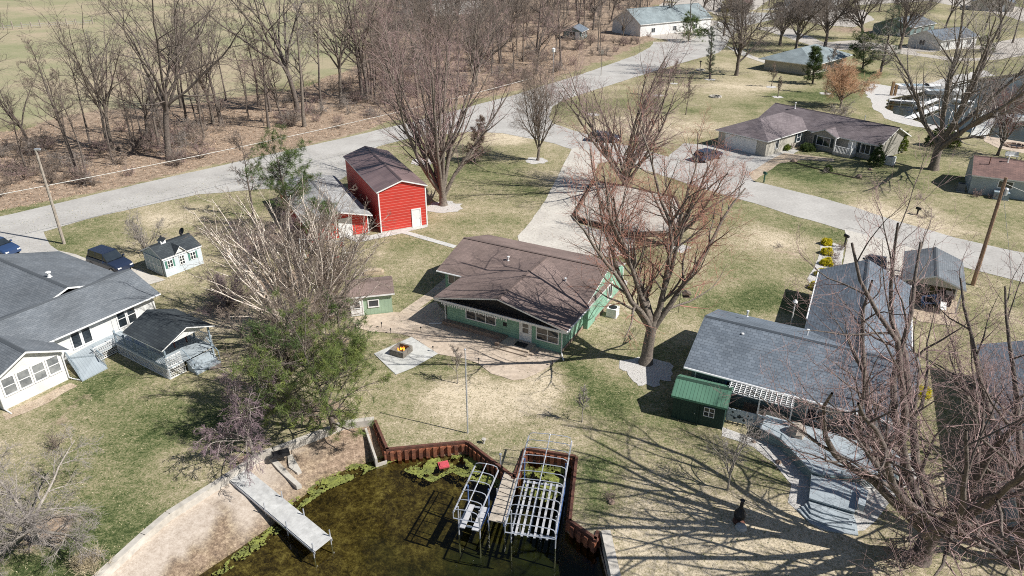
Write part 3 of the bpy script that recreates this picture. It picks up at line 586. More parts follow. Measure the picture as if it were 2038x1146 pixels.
for u in (1.4, 3.4): MB(M).tube([(u, .1, 1.8), (u, -1.1, 1.0)], .04, 5).tube([(u, -1.1, 0), (u, -1.1, 1.0)], .04, 5).build('handrail', M_sky, Gz)
bt = MB(M).box(1.9, 2.0, 1.62, 3.1, 3.4, 1.68); 
for (u, v) in ((2, 2.1), (3, 2.1), (2, 3.3), (3, 3.3)): bt.box(u - .04, v - .04, .92, u + .04, v + .04, 1.62)
solo(bt, 'patio_table', mat('red_brown_wood', (.16, .06, .05), .7), 'dark red table under the gazebo roof', 'table', M @ Vector((2.5, 2.7, .92)))

# grey T-shaped house on the right
ax, ay = 16.2 - .4 * .477 + .4 * .879 * 1., 49.2
M = fr(16.3, 48.6, -118.5)
h = thing('grey_house', 'slate-roofed T-shaped house with a white eave right of the big maple', 'house', M)
MB(M).prof([(0, 0), (8.5, 0), (8.5, 2.3), (4.25, 3.85), (0, 2.3)], 0, 12.9).build('wall', W_grey, h); roof_gable(h, M, 8.5, 12.9, 2.3, 3.85, .42, R_slate, of=.5, lift=.16)
MBb = fr(17.5 + .437 * 5.2 + .35, 37.4 + .899 * 5.2, -26)
MB(MBb).prof([(0, 0), (6.3, 0), (6.3, 2.3), (3.15, 3.8), (0, 2.3)], 0, 15.3).build('wall', W_grey, h); roof_gable(h, MBb, 6.3, 15.3, 2.3, 3.8, .4, R_slate, of=.3, ob=.45, lift=.2)
gutter(h, M, (8.95, -.45, 2.28), (8.95, 12.9, 2.28)); gutter(h, MBb, (-.42, 6, 2.28), (-.42, 15.7, 2.28)); gutter(h, MBb, (6.75, 0, 2.28), (6.75, 15.7, 2.28))
for u, v in ((1.6, 2.0), (5.1, 2.4), (2.4, 6.3)): vent(h, M, u, v, 3.3, .4, .06)
window(h, M, (8.5, 2.4, 1.1), (0, 1), (1, 0), 1.3, .75, 1, mf=M_blue); window(h, M, (8.5, 7.6, .7), (0, 1), (1, 0), 1.1, 1.4, 2); window(h, M, (8.5, 9.6, .9), (0, 1), (1, 0), 1.4, 1.1, 2)
door(h, M, (8.5, 11.6, .75), (0, 1), (1, 0), .85, 1.5, glass=1)
MB(M).tube([(8.6, .3, 2.2), (8.6, .3, .2), (9.0, .3, .08)], .05).build('downspout', M_white, h)
# lamp post behind it
p = at(1571, 660); mb = MB().tube([p, p + Vector((0, 0, 2.6))], .05, 6).lathe([(.04, 0), (.2, .05), (.2, .12), (.04, .3)], p + Vector((0, 0, 2.6)), 8)
solo(mb, 'lamp_post', M_white, 'white lamp post in the shaded corner behind the slate roof', 'lamp post', p)
# green metal shed
M = fr(10.5, 38.5, -24 + 90 + 180)  # u toward the back-right
M = fr(10.5, 38.5, -24); MG = M @ fr(3.3, 0, 90)
h = thing('metal_shed', 'dark green shed with a ribbed green metal roof beside the pergola', 'shed', M)
MB(MG).prof([(0, 0), (2.4, 0), (2.4, 1.7), (1.2, 2.3), (0, 1.7)], 0, 3.3).build('wall', W_dgreen, h); roof_gable(h, MG, 2.4, 3.3, 1.7, 2.3, .14, R_seam, trim=mat('green_trim', (.1, .26, .17), .5))
window(h, M, (2.05, 0, .8), (1, 0), (0, -1), .6, .62, 2, 2, t=.04); door(h, M, (.5, 0, .05), (1, 0), (0, -1), 1.1, 1.5, W_dgreen, trim=W_dgreen)
# pergola and painted screens
M = fr(13.87, 38.21, -26.5)
h = thing('pergola', 'white trellis pergola over the shaded bench area', 'pergola', M)
mb = MB(M)
for i in range(13): mb.box(i * .32, 0, 2.28, i * .32 + .045, 1.15, 2.33)
mb.build('rafter', M_white, h)
mb = MB(M)
for i in range(6): mb.box(-.1, i * .22, 2.2, 4.0, i * .22 + .045, 2.26)
mb.build('purlin', M_white, h)
for u in (.0, 1.95, 3.9): MB(M).box(u, .02, 0, u + .08, .1, 2.2).build('post', M_white, h)
p0 = Vector((13.98, 38.05)); p1 = Vector((17.35, 36.62)); dd = (p1 - p0).normalized(); nn = Vector((-dd.y, dd.x))
sc = thing('privacy_screen', 'pale blue-grey screen panels with dark cut-out shapes below the pergola', 'screen', fr(p0.x, p0.y, math.degrees(math.atan2(dd.y, dd.x))))
MS2 = WM[sc]
for k_ in range(2):
    pn = MB(MS2).box(.05 + k_ * 1.85, 0, .12, 1.78 + k_ * 1.85, .05, 1.08).build('panel', mat('pale_panel', (.5, .56, .6), .7, (.32, .38, .43), 3), sc)
    mb = MB(MS2)
    for (a, c, s_) in ((.35, .85, .09), (.8, .6, .16), (1.3, .8, .08), (1.1, .4, .12), (.5, .42, .1)):
        u = a + k_ * 1.85; mb.obox((u, -.012, c - s_), (s_, 0, s_), (-s_, 0, s_), (0, .01, 0))
    mb.tube([(.2 + k_ * 1.85, -.01, .6), (.6 + k_ * 1.85, -.01, .45), (1. + k_ * 1.85, -.01, .62), (1.4 + k_ * 1.85, -.01, .5), (1.65 + k_ * 1.85, -.01, .66)], .025, 4); mb.build('emblem', M_shut, pn)
for u in (-.02, 1.79, 3.66): MB(MS2).box(u, -.03, 0, u + .07, .08, 1.2).build('post', M_sky, sc)
# multi-level deck
Dk = thing('terrace_deck', 'pale multi-level deck with angled steps below the slate roof', 'deck', fr(20, 33, 0))
MB().prism([(15.6, 36.3), (16.55, 35.3), (17.35, 32.35), (17.8, 32.1), (21.9, 31.7), (23.3, 33.3), (23.6, 33.9), (16.4, 37.7)], .68, .8).build('deck_floor', M_deck, Dk)
MB().prism([(17.35, 32.3), (16.5, 30.35), (18.6, 29.3), (19.9, 31.2), (19.6, 31.6), (17.9, 32.0)], .5, .6).build('lower_deck', M_deck, Dk)
MB().prism([(15.65, 36.2), (16.6, 35.2), (17.4, 32.4), (17.9, 32.0), (21.9, 31.75), (23.2, 33.2), (22.5, 33.5), (17, 36.5)], 0, .676).prism([(17.3, 32.2), (16.6, 30.4), (18.6, 29.4), (19.8, 31.1)], 0, .498).build('skirt', W_grey, Dk)
for i in range(4):
    q_ = .32 * i; MB().prism([(16.5 - q_ * .7, 30.35 - q_ * .3), (16.45 - q_ * .25, 29.85 - q_ * .9), (17.0 - q_ * .1, 29.35 - q_ * 1.0 + .1), (18.2 + q_ * .2, 29.0 - q_ * .9), (18.6 + q_ * .1, 29.3 - q_ * .2), (17.6, 30.2)], .0, .49 - .1 * (i + 1)).build('step', M_deck, Dk)
MB().tube([(17.35, 32.35, 1.15), (16.55, 35.3, 1.15), (15.6, 36.3, 1.15)], .03, 5).tube([(17.9, 32.05, 1.15), (18.9, 31.95, 1.15)], .03, 5).tube([(19.9, 31.85, 1.15), (21.9, 31.75, 1.15), (23.2, 33.2, 1.15)], .03, 5).build('handrail', M_sky, Dk)
for p in ((17.35, 32.35), (16.95, 33.8), (16.55, 35.3), (15.6, 36.3), (17.9, 32.05), (18.9, 31.95), (19.9, 31.85), (21.9, 31.75), (23.2, 33.2)): MB().box(p[0] - .04, p[1] - .04, .8, p[0] + .04, p[1] + .04, 1.15).build('post', M_sky, Dk)
MB().obox((18.75, 29.5, .6), (.75, 1.25, 0), (.3, -.2, 0), (0, 0, .4)).build('bench', M_deck, Dk)
lattice(Dk, (20.0, 31.78), (21.9, 31.7), .1, .6)
def covered(px, py, z, s, seed, label):
    rnd = random.Random(seed); g = at(px, py, z); mb = MB(Matrix.Translation(g)); n = 9; rings = []
    for i, (r, hh) in enumerate(((1, 0), (.92, .35), (.8, .7), (.55, .95), (.05, 1.02))):
        rings.append([(math.cos(6.283 * j / n) * s * r * rnd.uniform(.75, 1.15), math.sin(6.283 * j / n) * s * r * rnd.uniform(.75, 1.15), hh * s * 1.1 + rnd.uniform(-.04, .04) * (i > 0)) for j in range(n)])
    vs = [p for r_ in rings for p in r_]; mb.add(vs, [(i * n + j, i * n + (j + 1) % n, (i + 1) * n + (j + 1) % n, (i + 1) * n + j) for i in range(4) for j in range(n)])
    return solo(mb, 'covered_furniture', mat('canvas_cover', (.42, .37, .31), .9, (.3, .26, .22), 3), label, 'furniture cover', g)
covered(1585, 862, .8, .6, 1, 'beige canvas covered grill at the left corner of the pale deck')
covered(1755, 912, .8, .62, 2, 'beige canvas covered chair set in the middle of the pale deck')
covered(1640, 838, .8, .4, 3, 'small covered seat close to the wall on the pale deck')

# carport behind the slate roof
M = fr(33.15, 54.4, -27)
h = thing('carport', 'open carport with a grey gable roof next to the far utility pole', 'carport', M)
mb = MB(M); roof_gable(h, M, 4.3, 6.2, 2.3, 3.1, .2, R_grey, lift=.14)
for u in (0, 4.2):
    for v in (0, 3, 6.05): MB(M).box(u, v, 0, u + .12, v + .12, 2.3).build('post', M_white, h)
MB(M).prof([(0, 2.2), (4.3, 2.2), (2.15, 3.1)], .1, .16).build('gable_panel', W_tan, h); MB(M).box(0, 6.1, 0, 4.3, 6.2, 2.2).build('wall', W_tan, h); MB(M).box(4.2, 3.1, 0, 4.3, 6.1, 2.2).build('wall', W_tan, h)
mb = MB(M); mb.box(1.6, .5, 0, 2.5, 1.6, .8); mb.box(2.8, 1.2, 0, 3.9, 2.2, 1.1); solo(mb, 'storage_box', M_dk, 'dark storage boxes under the carport roof', 'storage box', M @ Vector((2.4, 1, 0)))

# hip roof helper for the far houses
def roof_hip(par, M, W, L, he, hr, o, m, h0=True, h1=True, th=.14, lift=.15):
    k = W / 2 if h0 else -o; k1 = L - W / 2 if h1 else L + o; e = he - o * (hr - he) / (W / 2) + lift; r = hr + lift; a, b = -o, L + o; mb = MB(M)
    mb.slab([(-o, a, e), (W / 2, k, r), (W / 2, k1, r), (-o, b, e)], th); mb.slab([(W + o, b, e), (W / 2, k1, r), (W / 2, k, r), (W + o, a, e)], th)
    if h0: mb.slab([(-o, a, e), (W + o, a, e), (W / 2, k, r)], th)
    if h1: mb.slab([(W + o, b, e), (-o, b, e), (W / 2, k1, r)], th)
    return mb.build('roof', [m, M_white], par)
M = fr(50.0, 96.0, 38)
h = thing('ranch_house', 'taupe ranch house with a plum brown roof and a small white railed porch', 'house', M)
MB(M).prof([(0, 0), (7.8, 0), (7.8, 2.3), (3.9, 4.0), (0, 2.3)], 0, 17).build('wall', W_taupe, h); roof_gable(h, M, 7.8, 16, 2.3, 4.0, .4, R_taupe, ob=3.2)
mb = MB(M @ fr(-.0, 9.5, -90)); 
MP = M @ fr(-.9, 9.3, -90)
MB(MP).prof([(0, 0), (3.5, 0), (3.5, 2.2), (1.75, 2.95), (0, 2.2)], 0, .9).build('wall', W_taupe, h); roof_gable(h, MP, 3.5, 3.0, 2.2, 2.95, .25, R_taupe, ob=.5)
window(h, MP, (.75, 0, .75), (1, 0), (0, -1), 2.0, 1.15, 2, 1, shut=M_shut)
window(h, M, (0, 2.45, .75), (0, -1), (-1, 0), 1.3, 1.2, 2, 1, shut=M_shut); window(h, M, (0, 13.2, .75), (0, -1), (-1, 0), 1.4, 1.2, 2, 1, shut=M_shut); door(h, M, (0, 4.2, .4), (0, -1), (-1, 0), .95, 1.8)
mb = MB(M); mb.box(-1.5, 3.0, 0, -.004, 5.6, .38); mb.build('porch', M_conc, h); mb = MB(M)
for (a, b) in (((-1.45, 3.05), (-1.45, 5.55)), ((-1.45, 3.05), (-.1, 3.05))):
    mb.tube([(*a, 1.25), (*b, 1.25)], .05, 5); mb.tube([(*a, .5), (*b, .5)], .04, 5)
    for i in range(13): q = Vector(a).lerp(Vector(b), i / 12); mb.box(q.x - .03, q.y - .03, .38, q.x + .03, q.y + .03, 1.25)
mb.build('railing', M_white, h)
for v in (3.1, 5.5): MB(M).box(-1.5, v - .05, .38, -1.38, v + .07, 2.2).build('post', M_white, h)
vent(h, M, 4.6, 5, 3.9, .7, .05); vent(h, M, 3.5, 15.5, 4.0, .8, .08)
MWg = fr(30.3, 104.2, -50); MB(MWg).box(0, 0, 0, 7.9, 14, 2.3).build('wall', W_tan, h); roof_hip(h, MWg, 7.9, 14, 2.3, 3.9, .4, R_taupe, True, True, lift=.19)
window(h, MWg, (7.9, 8.0, .75), (0, 1), (1, 0), .9, 1.2, 1, 2, shut=M_shut); window(h, MWg, (7.9, 2.4, .75), (0, 1), (1, 0), .7, 1.2)
MB(MWg).obox((1.2, -.06, .03), (5.2, 0, 0), (0, 0, 2.0), (0, .05, 0)).build('garage_door', M_white, h)
M = fr(55.8, 166.6, -45)
h = thing('hip_roof_house', 'pale house with a teal grey hip roof behind the cedars', 'house', M)
MB(M).box(.6, .6, 0, 11.4, 18.7, 2.4).build('wall', W_tan, h); roof_hip(h, M, 12, 19.3, 2.4, 4.6, .5, R_teal)
for v in (7, 9, 12): window(h, M, (11.4, v, .5), (0, 1), (1, 0), 1.1, 1.6, 1)
vent(h, M, 7.5, 14.5, 4.3, .9, .2, M_dk); vent(h, M, 4.4, 7, 4.3, .8, .15, M_dk)
M = fr(58.4, 89.2, -116.7)
h = thing('cottage', 'pale blue cottage with a rust brown roof at the right edge', 'cottage', M)
MB(M).prof([(0, 0), (7, 0), (7, 2.3), (3.9, 3.7), (0, 2.3)], 0, 16).build('wall', W_blue, h); roof_gable(h, M, 7, 16, 2.3, 3.7, .3, R_dim, rf=3.9 / 7, of=.15)
window(h, M, (7, 2.8, 1.2), (0, 1), (1, 0), 1.4, .75, 2); window(h, M, (2.2, 0, 1.5), (1, 0), (0, -1), .4, .6); window(h, M, (5.2, 0, .9), (1, 0), (0, -1), .4, .6)
vent(h, M, 5.2, 1.5, 3.1, 1.0, .05, M_rust); vent(h, M, 4.4, 3.4, 3.6, .7, .07)
M = fr(28.9, 33.6, -24)
h = thing('blue_roof_house', 'blue-grey roofed house behind the tangled branches at the right edge', 'house', M)
MB(M).prof([(0, 0), (8, 0), (8, 2.4), (4, 3.9), (0, 2.4)], -7, 10.5).build('wall', W_blue, h); roof_gable(h, M @ Matrix.Translation((0, -7, 0)), 8, 17.5, 2.4, 3.9, .4, R_slate)
def farhouse(px, py, ang, W, L, he, hr, wm, rm, label, name='house', cat='house', o=.4):
    g = at(px, py); M = fr(g.x, g.y, ang); h = thing(name, label, cat, M)
    walls_gable(h, M, W, L, he, hr, wm); roof_gable(h, M, W, L, he, hr, o, rm)
    for i in range(3): window(h, M, (W, L * (.15 + .3 * i), .8), (0, 1), (1, 0), 1.4, 1.2)
    window(h, M, (W * .35, 0, .9), (1, 0), (0, -1), 1.5, 1.2, 2); door(h, M, (W * .7, 0, 0), (1, 0), (0, -1), 1., 2.1)
    return h
farhouse(800, 24, -60, 18, 24, 5, 8.5, W_white, R_slate, 'big white outbuilding with a blue roof beyond the leafless woods', 'outbuilding', 'barn')
farhouse(1218, 64, -55, 12, 30, 3.4, 7.0, W_white, R_teal, 'white building with a long grey-green roof behind the bare trees')
farhouse(1122, 78, -20, 5, 7, 2.2, 3.4, W_grey, R_slate, 'small dark grey hut with a pale roof deep in the woods', 'hut', 'hut')
farhouse(1735, 66, -50, 11, 16, 2.6, 4.6, W_grey, R_grey, 'grey-roofed house across the far lawn at the top right')
farhouse(1805, 92, -60, 9, 16, 2.6, 4.4, W_white, R_slate, 'dark roofed house with a white gable end beside the gravel lane')
farhouse(1440, 24, -20, 9, 16, 2.8, 4.8, W_tan, R_dim, 'tan house at the end of the gravel road')
farhouse(1560, 12, -20, 12, 18, 3, 5, W_white, R_grey, 'long pale house near the top edge left of the far lawn')
farhouse(1930, 20, -30, 14, 20, 3, 5, W_tan, R_slate, 'tan and slate house at the top right corner')

# ================================================================ WATERFRONT
def wallstrip(par, P, name, m, z0, z1, wd, off=0., lean=0):
    mb = MB()
    for a, b in zip(P[:-1], P[1:]):
        a, b = Vector(a), Vector(b); d = (b - a).normalized(); n = Vector((-d.y, d.x)) * wd
        mb.obox((a.x - d.x * .02, a.y - d.y * .02, z0), (*(b - a + d * .04), 0), (n.x, n.y, 0), (0, 0, z1 - z0))
    return mb.build(name, m, par)
sw = thing('seawall', 'rusty steel sheet-pile seawall around the boat slip', 'seawall', fr(-2, 35, 0))
P = [LAKE[i] for i in range(9, 19)]
wallstrip(sw, [p + Vector((0, 0)) for p in P], 'cap', M_rust, -.08, .08, .17)
mb = MB()
for a, b in zip(P[:-1], P[1:]):
    d = b - a; Ln = d.length; d.normalize(); n = Vector((d.y, -d.x)); k = max(1, int(Ln / .42)); s = Ln / k
    for i in range(k):
        q = a + d * (i * s)
        for (t0, w0, o0) in ((0, .5, .02), (.5, .5, .14)):
            c = q + d * (t0 * s); mb.obox((c.x, c.y, -1.9), (d.x * s * w0, d.y * s * w0, 0), (n.x * o0, n.y * o0, 0), (0, 0, 1.8))
mb.build('sheet_piles', mat('rust_orange', (.3, .11, .055), .85, (.11, .05, .035), 2.5, fine=9), sw)
sw2 = thing('seawall', 'pale concrete seawall curving along the sandy beach', 'seawall', fr(-15, 34, 0))
P = [LAKE[i] for i in range(0, 10)]; P[0] = P[0] + (P[0] - P[1]) * 1.5
wallstrip(sw2, P, 'cap', M_conc, -.06, .09, .38); wallstrip(sw2, P, 'wall', M_conc, -1.0, -.062, .25)
sw3 = thing('seawall', 'grey concrete block seawall running out at the bottom edge', 'seawall', fr(4.9, 26, 0))
wallstrip(sw3, [LAKE[18] + Vector((.1, 0)), LAKE[19], LAKE[20]], 'cap', M_conc, -1.6, .12, .5)
a, b = at(725, 848), at(746, 910); mb = MB(); d = (b - a).normalized(); n = Vector((-d.y, d.x, 0)); mb.obox(a + Vector((0, 0, -1.6)), b - a, n * .14, (0, 0, 1.45)); mb.obox(b + Vector((0, 0, -1.6)), (at(768, 903) - b), Vector((0, .14, 0)), (0, 0, 1.0))
solo(mb, 'ramp_wall', M_conc, 'thin concrete wall of the narrow ramp channel', 'wall', a)
# docks
def dock(name, label, P4, z, n, m, posts):
    P4 = [Vector((*p, 0)) for p in P4]; c = sum(P4, Vector()) / 4; D_ = thing(name, label, 'dock', fr(c.x, c.y, 0))
    a, b, c_, d_ = P4; mb = MB()
    for i in range(n):
        t0, t1 = i / n, (i + .9) / n; q = [a.lerp(d_, t0), b.lerp(c_, t0), b.lerp(c_, t1), a.lerp(d_, t1)]; mb.prism([p.xy for p in q], z - .05, z)
    mb.build('deck_boards', m, D_); mb = MB()
    for p, q in ((a, d_), (b, c_)): dd = (q - p); e = Vector((dd.y, -dd.x, 0)).normalized() * .05; mb.obox(p + Vector((0, 0, z - .2)), dd, e, (0, 0, .14))
    mb.build('side_rail', M_blue if n < 10 else M_metal, D_)
    for (t, s) in posts:
        p = (a if s == 0 else b).lerp(d_ if s == 0 else c_, t); MB().tube([p + Vector((0, 0, -2.2)), p + Vector((0, 0, z + .45))], .035, 6).build('post', M_metal, D_)
    return D_
M_alu = mat('weathered_planks', (.52, .52, .5), .8, (.42, .42, .41), 1.0, fine=3, fs=.35)
q = [at(455, 952, -.2).xy, at(490, 931, -.2).xy, at(661, 1070, -.2).xy, at(627, 1097, -.2).xy]
dock('dock', 'long grey plank dock reaching from the beach into the water', [q[0], q[1], q[2], q[3]], -.2, 44, M_alu, [(.45, 0), (.7, 0), (.98, 0), (.45, 1), (.7, 1), (.98, 1)])
dock('dock', 'short tan board dock between the two boat lifts', [(-.42, 33.25), (.28, 32.7), (-.42, 29.0), (-1.3, 29.25)], .02, 7, mat('tan_boards', (.5, .44, .36), .85, (.42, .36, .29), 2), [(.98, 0), (.98, 1), (.5, 0)])
def lift(name, label, M, W, L, zt, bows, bunks, bl, mul):
    h = thing(name, label, 'boat lift', M); rr = .045
    rc = .28
    for i in range(bows):
        v = L * i / (bows - 1)
        MB(M).tube([(0, v, zt - rc), (.08, v, zt - .06), (rc, v, zt + .02), (W / 2, v, zt + .06), (W - rc, v, zt + .02), (W - .08, v, zt - .06), (W, v, zt - rc)], .026, 5).build('bow', M_metal, h)
    for u in (0, W):
        MB(M).tube([(u, 0, zt - rc), (u, L, zt - rc)], .05, 6).build('side_rail', M_metal, h)
    MB(M).tube([(W / 2, 0, zt + .07), (W / 2, L, zt + .07)], .03, 5).build('ridge_rail', M_metal, h)
    MB(M).tube([(0, 0, zt - .65), (W, 0, zt - .65)], .035, 5).tube([(0, 0, zt - .25), (0, 0, zt - .65)], .03, 5).tube([(W, 0, zt - .25), (W, 0, zt - .65)], .03, 5).tube([(W * .3, 0, zt), (W * .3, 0, zt - .65)], .022, 5).tube([(W * .72, 0, zt), (W * .72, 0, zt - .65)], .022, 5).build('end_rail', M_metal, h)
    for u in (.1, W - .1):
        for v in (bl[0], bl[1]):
            MB(M).tube([(u, v, -2.2), (u, v, zt - rc)], .045, 6).build('leg', M_blue if v == bl[1] else M_metal, h)
        MB(M).tube([(u, bl[0], -.15), (u, bl[1], -.15)], .05, 6).build('frame_rail', M_metal if u < 1 else M_blue, h)
    for v in (bl[0] + .1, bl[1] - .1): MB(M).tube([(.1, v, -.18), (W - .1, v, -.18)], .06, 6).build('cross_beam', M_metal, h)
    for (a, b) in bunks: MB(M).box(a, bl[0] - .2, -.1, b, bl[1] - .1, -.04).build('bunk_board', mat('bunk_metal', (.5, .5, .5), .6, (.4, .4, .42), 3), h)
    return h
lift('boat_lift', 'large galvanised boat lift frame with canopy bows in the slip', fr(-.36, 27.35, -10.6), 2.6, 7.45, 1.75, 12, [(.3 + i * .34, .42 + i * .34) for i in range(6)], (1.2, 5.4), 1)
lift('boat_lift', 'small jet ski lift frame left of the tan board dock', fr(-3.12, 28.6, -15), 1.4, 3.8, 1.5, 6, [(.12, .5), (.9, 1.28)], (.5, 2.2), 1)
mb = MB(Matrix.Translation(at(883, 926, -.78)) @ Matrix.Rotation(.3, 4, 'Z')).box(-.32, -.28, 0, .32, .28, .1).box(-.24, -.2, .1, .24, .2, .14)
solo(mb, 'float', mat('faded_red', (.6, .1, .12), .6), 'small red floating square in the duckweed', 'float', at(883, 926, -.78))
def pipe(px, py, hh, label, name='post', r=.05, m=None, cat='post'):
    p = at(px, py); return solo(MB().tube([p, p + Vector((0, 0, hh))], r, 7).lathe([(r, 0), (r * 1.8, .02), (r * 1.8, .1), (.01, .12)], p + Vector((0, 0, hh)), 8), name, m or M_metal, label, cat, p)
pipe(996, 924, .7, 'short white post on the lawn behind the seawall')
pipe(963, 882, .25, 'small pale stub on the grass above the seawall', m=M_conc, r=.08)

# ================================================================ TREES AND SHRUBS
def bark(name, col, col2, sc=6): return mat(name, col, .9, col2, sc, fine=14, bump=.5)
B_grey = bark('grey_bark', (.25, .21, .17), (.12, .1, .085)); B_dark = bark('dark_bark', (.2, .165, .14), (.09, .075, .065)); B_white = bark('white_bark', (.8, .72, .62), (.42, .34, .28), 3)
B_pale = bark('pale_bark', (.42, .38, .33), (.25, .22, .19))
def twigm(name, c, c2): return mat(name, c, .8, c2, 1.2)
T_red = twigm('red_twigs', (.32, .14, .115), (.16, .1, .09)); T_brown = twigm('brown_twigs', (.33, .26, .21), (.15, .12, .1)); T_grey = twigm('grey_twigs', (.38, .34, .31), (.24, .21, .19))
T_plum = twigm('plum_twigs', (.3, .22, .24), (.16, .115, .125)); T_orange = twigm('orange_twigs', (.66, .42, .26), (.45, .29, .18)); T_rust = twigm('rust_twigs', (.5, .23, .16), (.26, .15, .12)); T_rose = twigm('rose_twigs', (.44, .31, .29), (.22, .15, .14)); T_dark = twigm('dark_twigs', (.24, .2, .17), (.1, .08, .07)); T_tan = twigm('tan_twigs', (.5, .4, .33), (.3, .23, .18))
def unit(v): return v / np.maximum(np.linalg.norm(v, axis=-1, keepdims=True), 1e-9)
def growb(g, P0, D, Ln, R0, R1, K, wig, trop):
    n = len(P0); pts = np.zeros((n, K + 1, 3)); pts[:, 0] = P0; d = unit(D); st = (Ln / K)[:, None]
    for i in range(K):
        d = unit(d + g.normal(0, wig, (n, 3)) + np.array([0, 0, trop])); pts[:, i + 1] = pts[:, i] + d * st
    t = np.linspace(0, 1, K + 1)[None]; return pts, R0[:, None] * (1 - t) + R1[:, None] * t
def spawn(g, pts, rad, Ln, m, t0, t1, a0, a1, q0, q1, rr, rmin, taper=.55):
    n, K1, _ = pts.shape; K = K1 - 1
    t = t0 + (t1 - t0) * (np.arange(m)[None] + g.uniform(.1, .9, (n, m))) / m; x = np.clip(t * K, 0, K - 1e-6); i = x.astype(int); f = (x - i)[..., None]; r_ = np.arange(n)[:, None]
    P = pts[r_, i] * (1 - f) + pts[r_, i + 1] * f; d = unit(pts[r_, i + 1] - pts[r_, i])
    ref = unit(g.normal(0, 1, (n, m, 3))); s = unit(np.cross(d, ref)); a = np.radians(g.uniform(a0, a1, (n, m)))[..., None]
    D = d * np.cos(a) + s * np.sin(a); L = Ln[:, None] * g.uniform(q0, q1, (n, m)) * (1.1 - taper * t); R0 = np.maximum((rad[r_, i] * (1 - f[..., 0]) + rad[r_, i + 1] * f[..., 0]) * rr, rmin)
    return P.reshape(-1, 3), D.reshape(-1, 3), L.ravel(), R0.ravel()
def tubes(pts, rad, s):
    n, K1, _ = pts.shape; d = np.zeros_like(pts); d[:, 1:-1] = pts[:, 2:] - pts[:, :-2]; d[:, 0] = pts[:, 1] - pts[:, 0]; d[:, -1] = pts[:, -1] - pts[:, -2]; d = unit(d)
    m0 = unit(pts[:, -1] - pts[:, 0]); ref = np.where(np.abs(m0[:, 2:3]) > .8, np.array([[1., 0, 0]]), np.array([[0, 0, 1.]])); a = unit(np.cross(d, ref[:, None])); b = np.cross(d, a)
    th = np.arange(s) * 2 * np.pi / s; V = pts[:, :, None] + (a[:, :, None] * np.cos(th)[None, None, :, None] + b[:, :, None] * np.sin(th)[None, None, :, None]) * rad[:, :, None, None]
    idx = (np.arange(n)[:, None, None] * K1 + np.arange(K1 - 1)[None, :, None]) * s + np.arange(s)[None, None]; j = (np.arange(s) + 1) % s - np.arange(s)
    F = np.stack([idx, idx + j, idx + j + s, idx + s], -1).reshape(-1, 4)
    return V.reshape(-1, 3), F
def npmesh(name, parts, m, smooth=True):
    V = []; Fq = []; o = 0
    for v, f in parts: V.append(v); Fq.append(f + o); o += len(v)
    V = np.concatenate(V); Fq = np.concatenate(Fq); k = Fq.shape[1]; me = bpy.data.meshes.new(name)
    me.vertices.add(len(V)); me.vertices.foreach_set('co', V.astype(np.float32).ravel()); me.loops.add(Fq.size); me.loops.foreach_set('vertex_index', Fq.astype(np.int32).ravel())
    me.polygons.add(len(Fq)); me.polygons.foreach_set('loop_start', np.arange(0, Fq.size, k, dtype=np.int32)); 
    me.materials.append(m); me.update(calc_edges=True)
    if smooth: me.polygons.foreach_set('use_smooth', np.ones(len(Fq), bool))
    return me
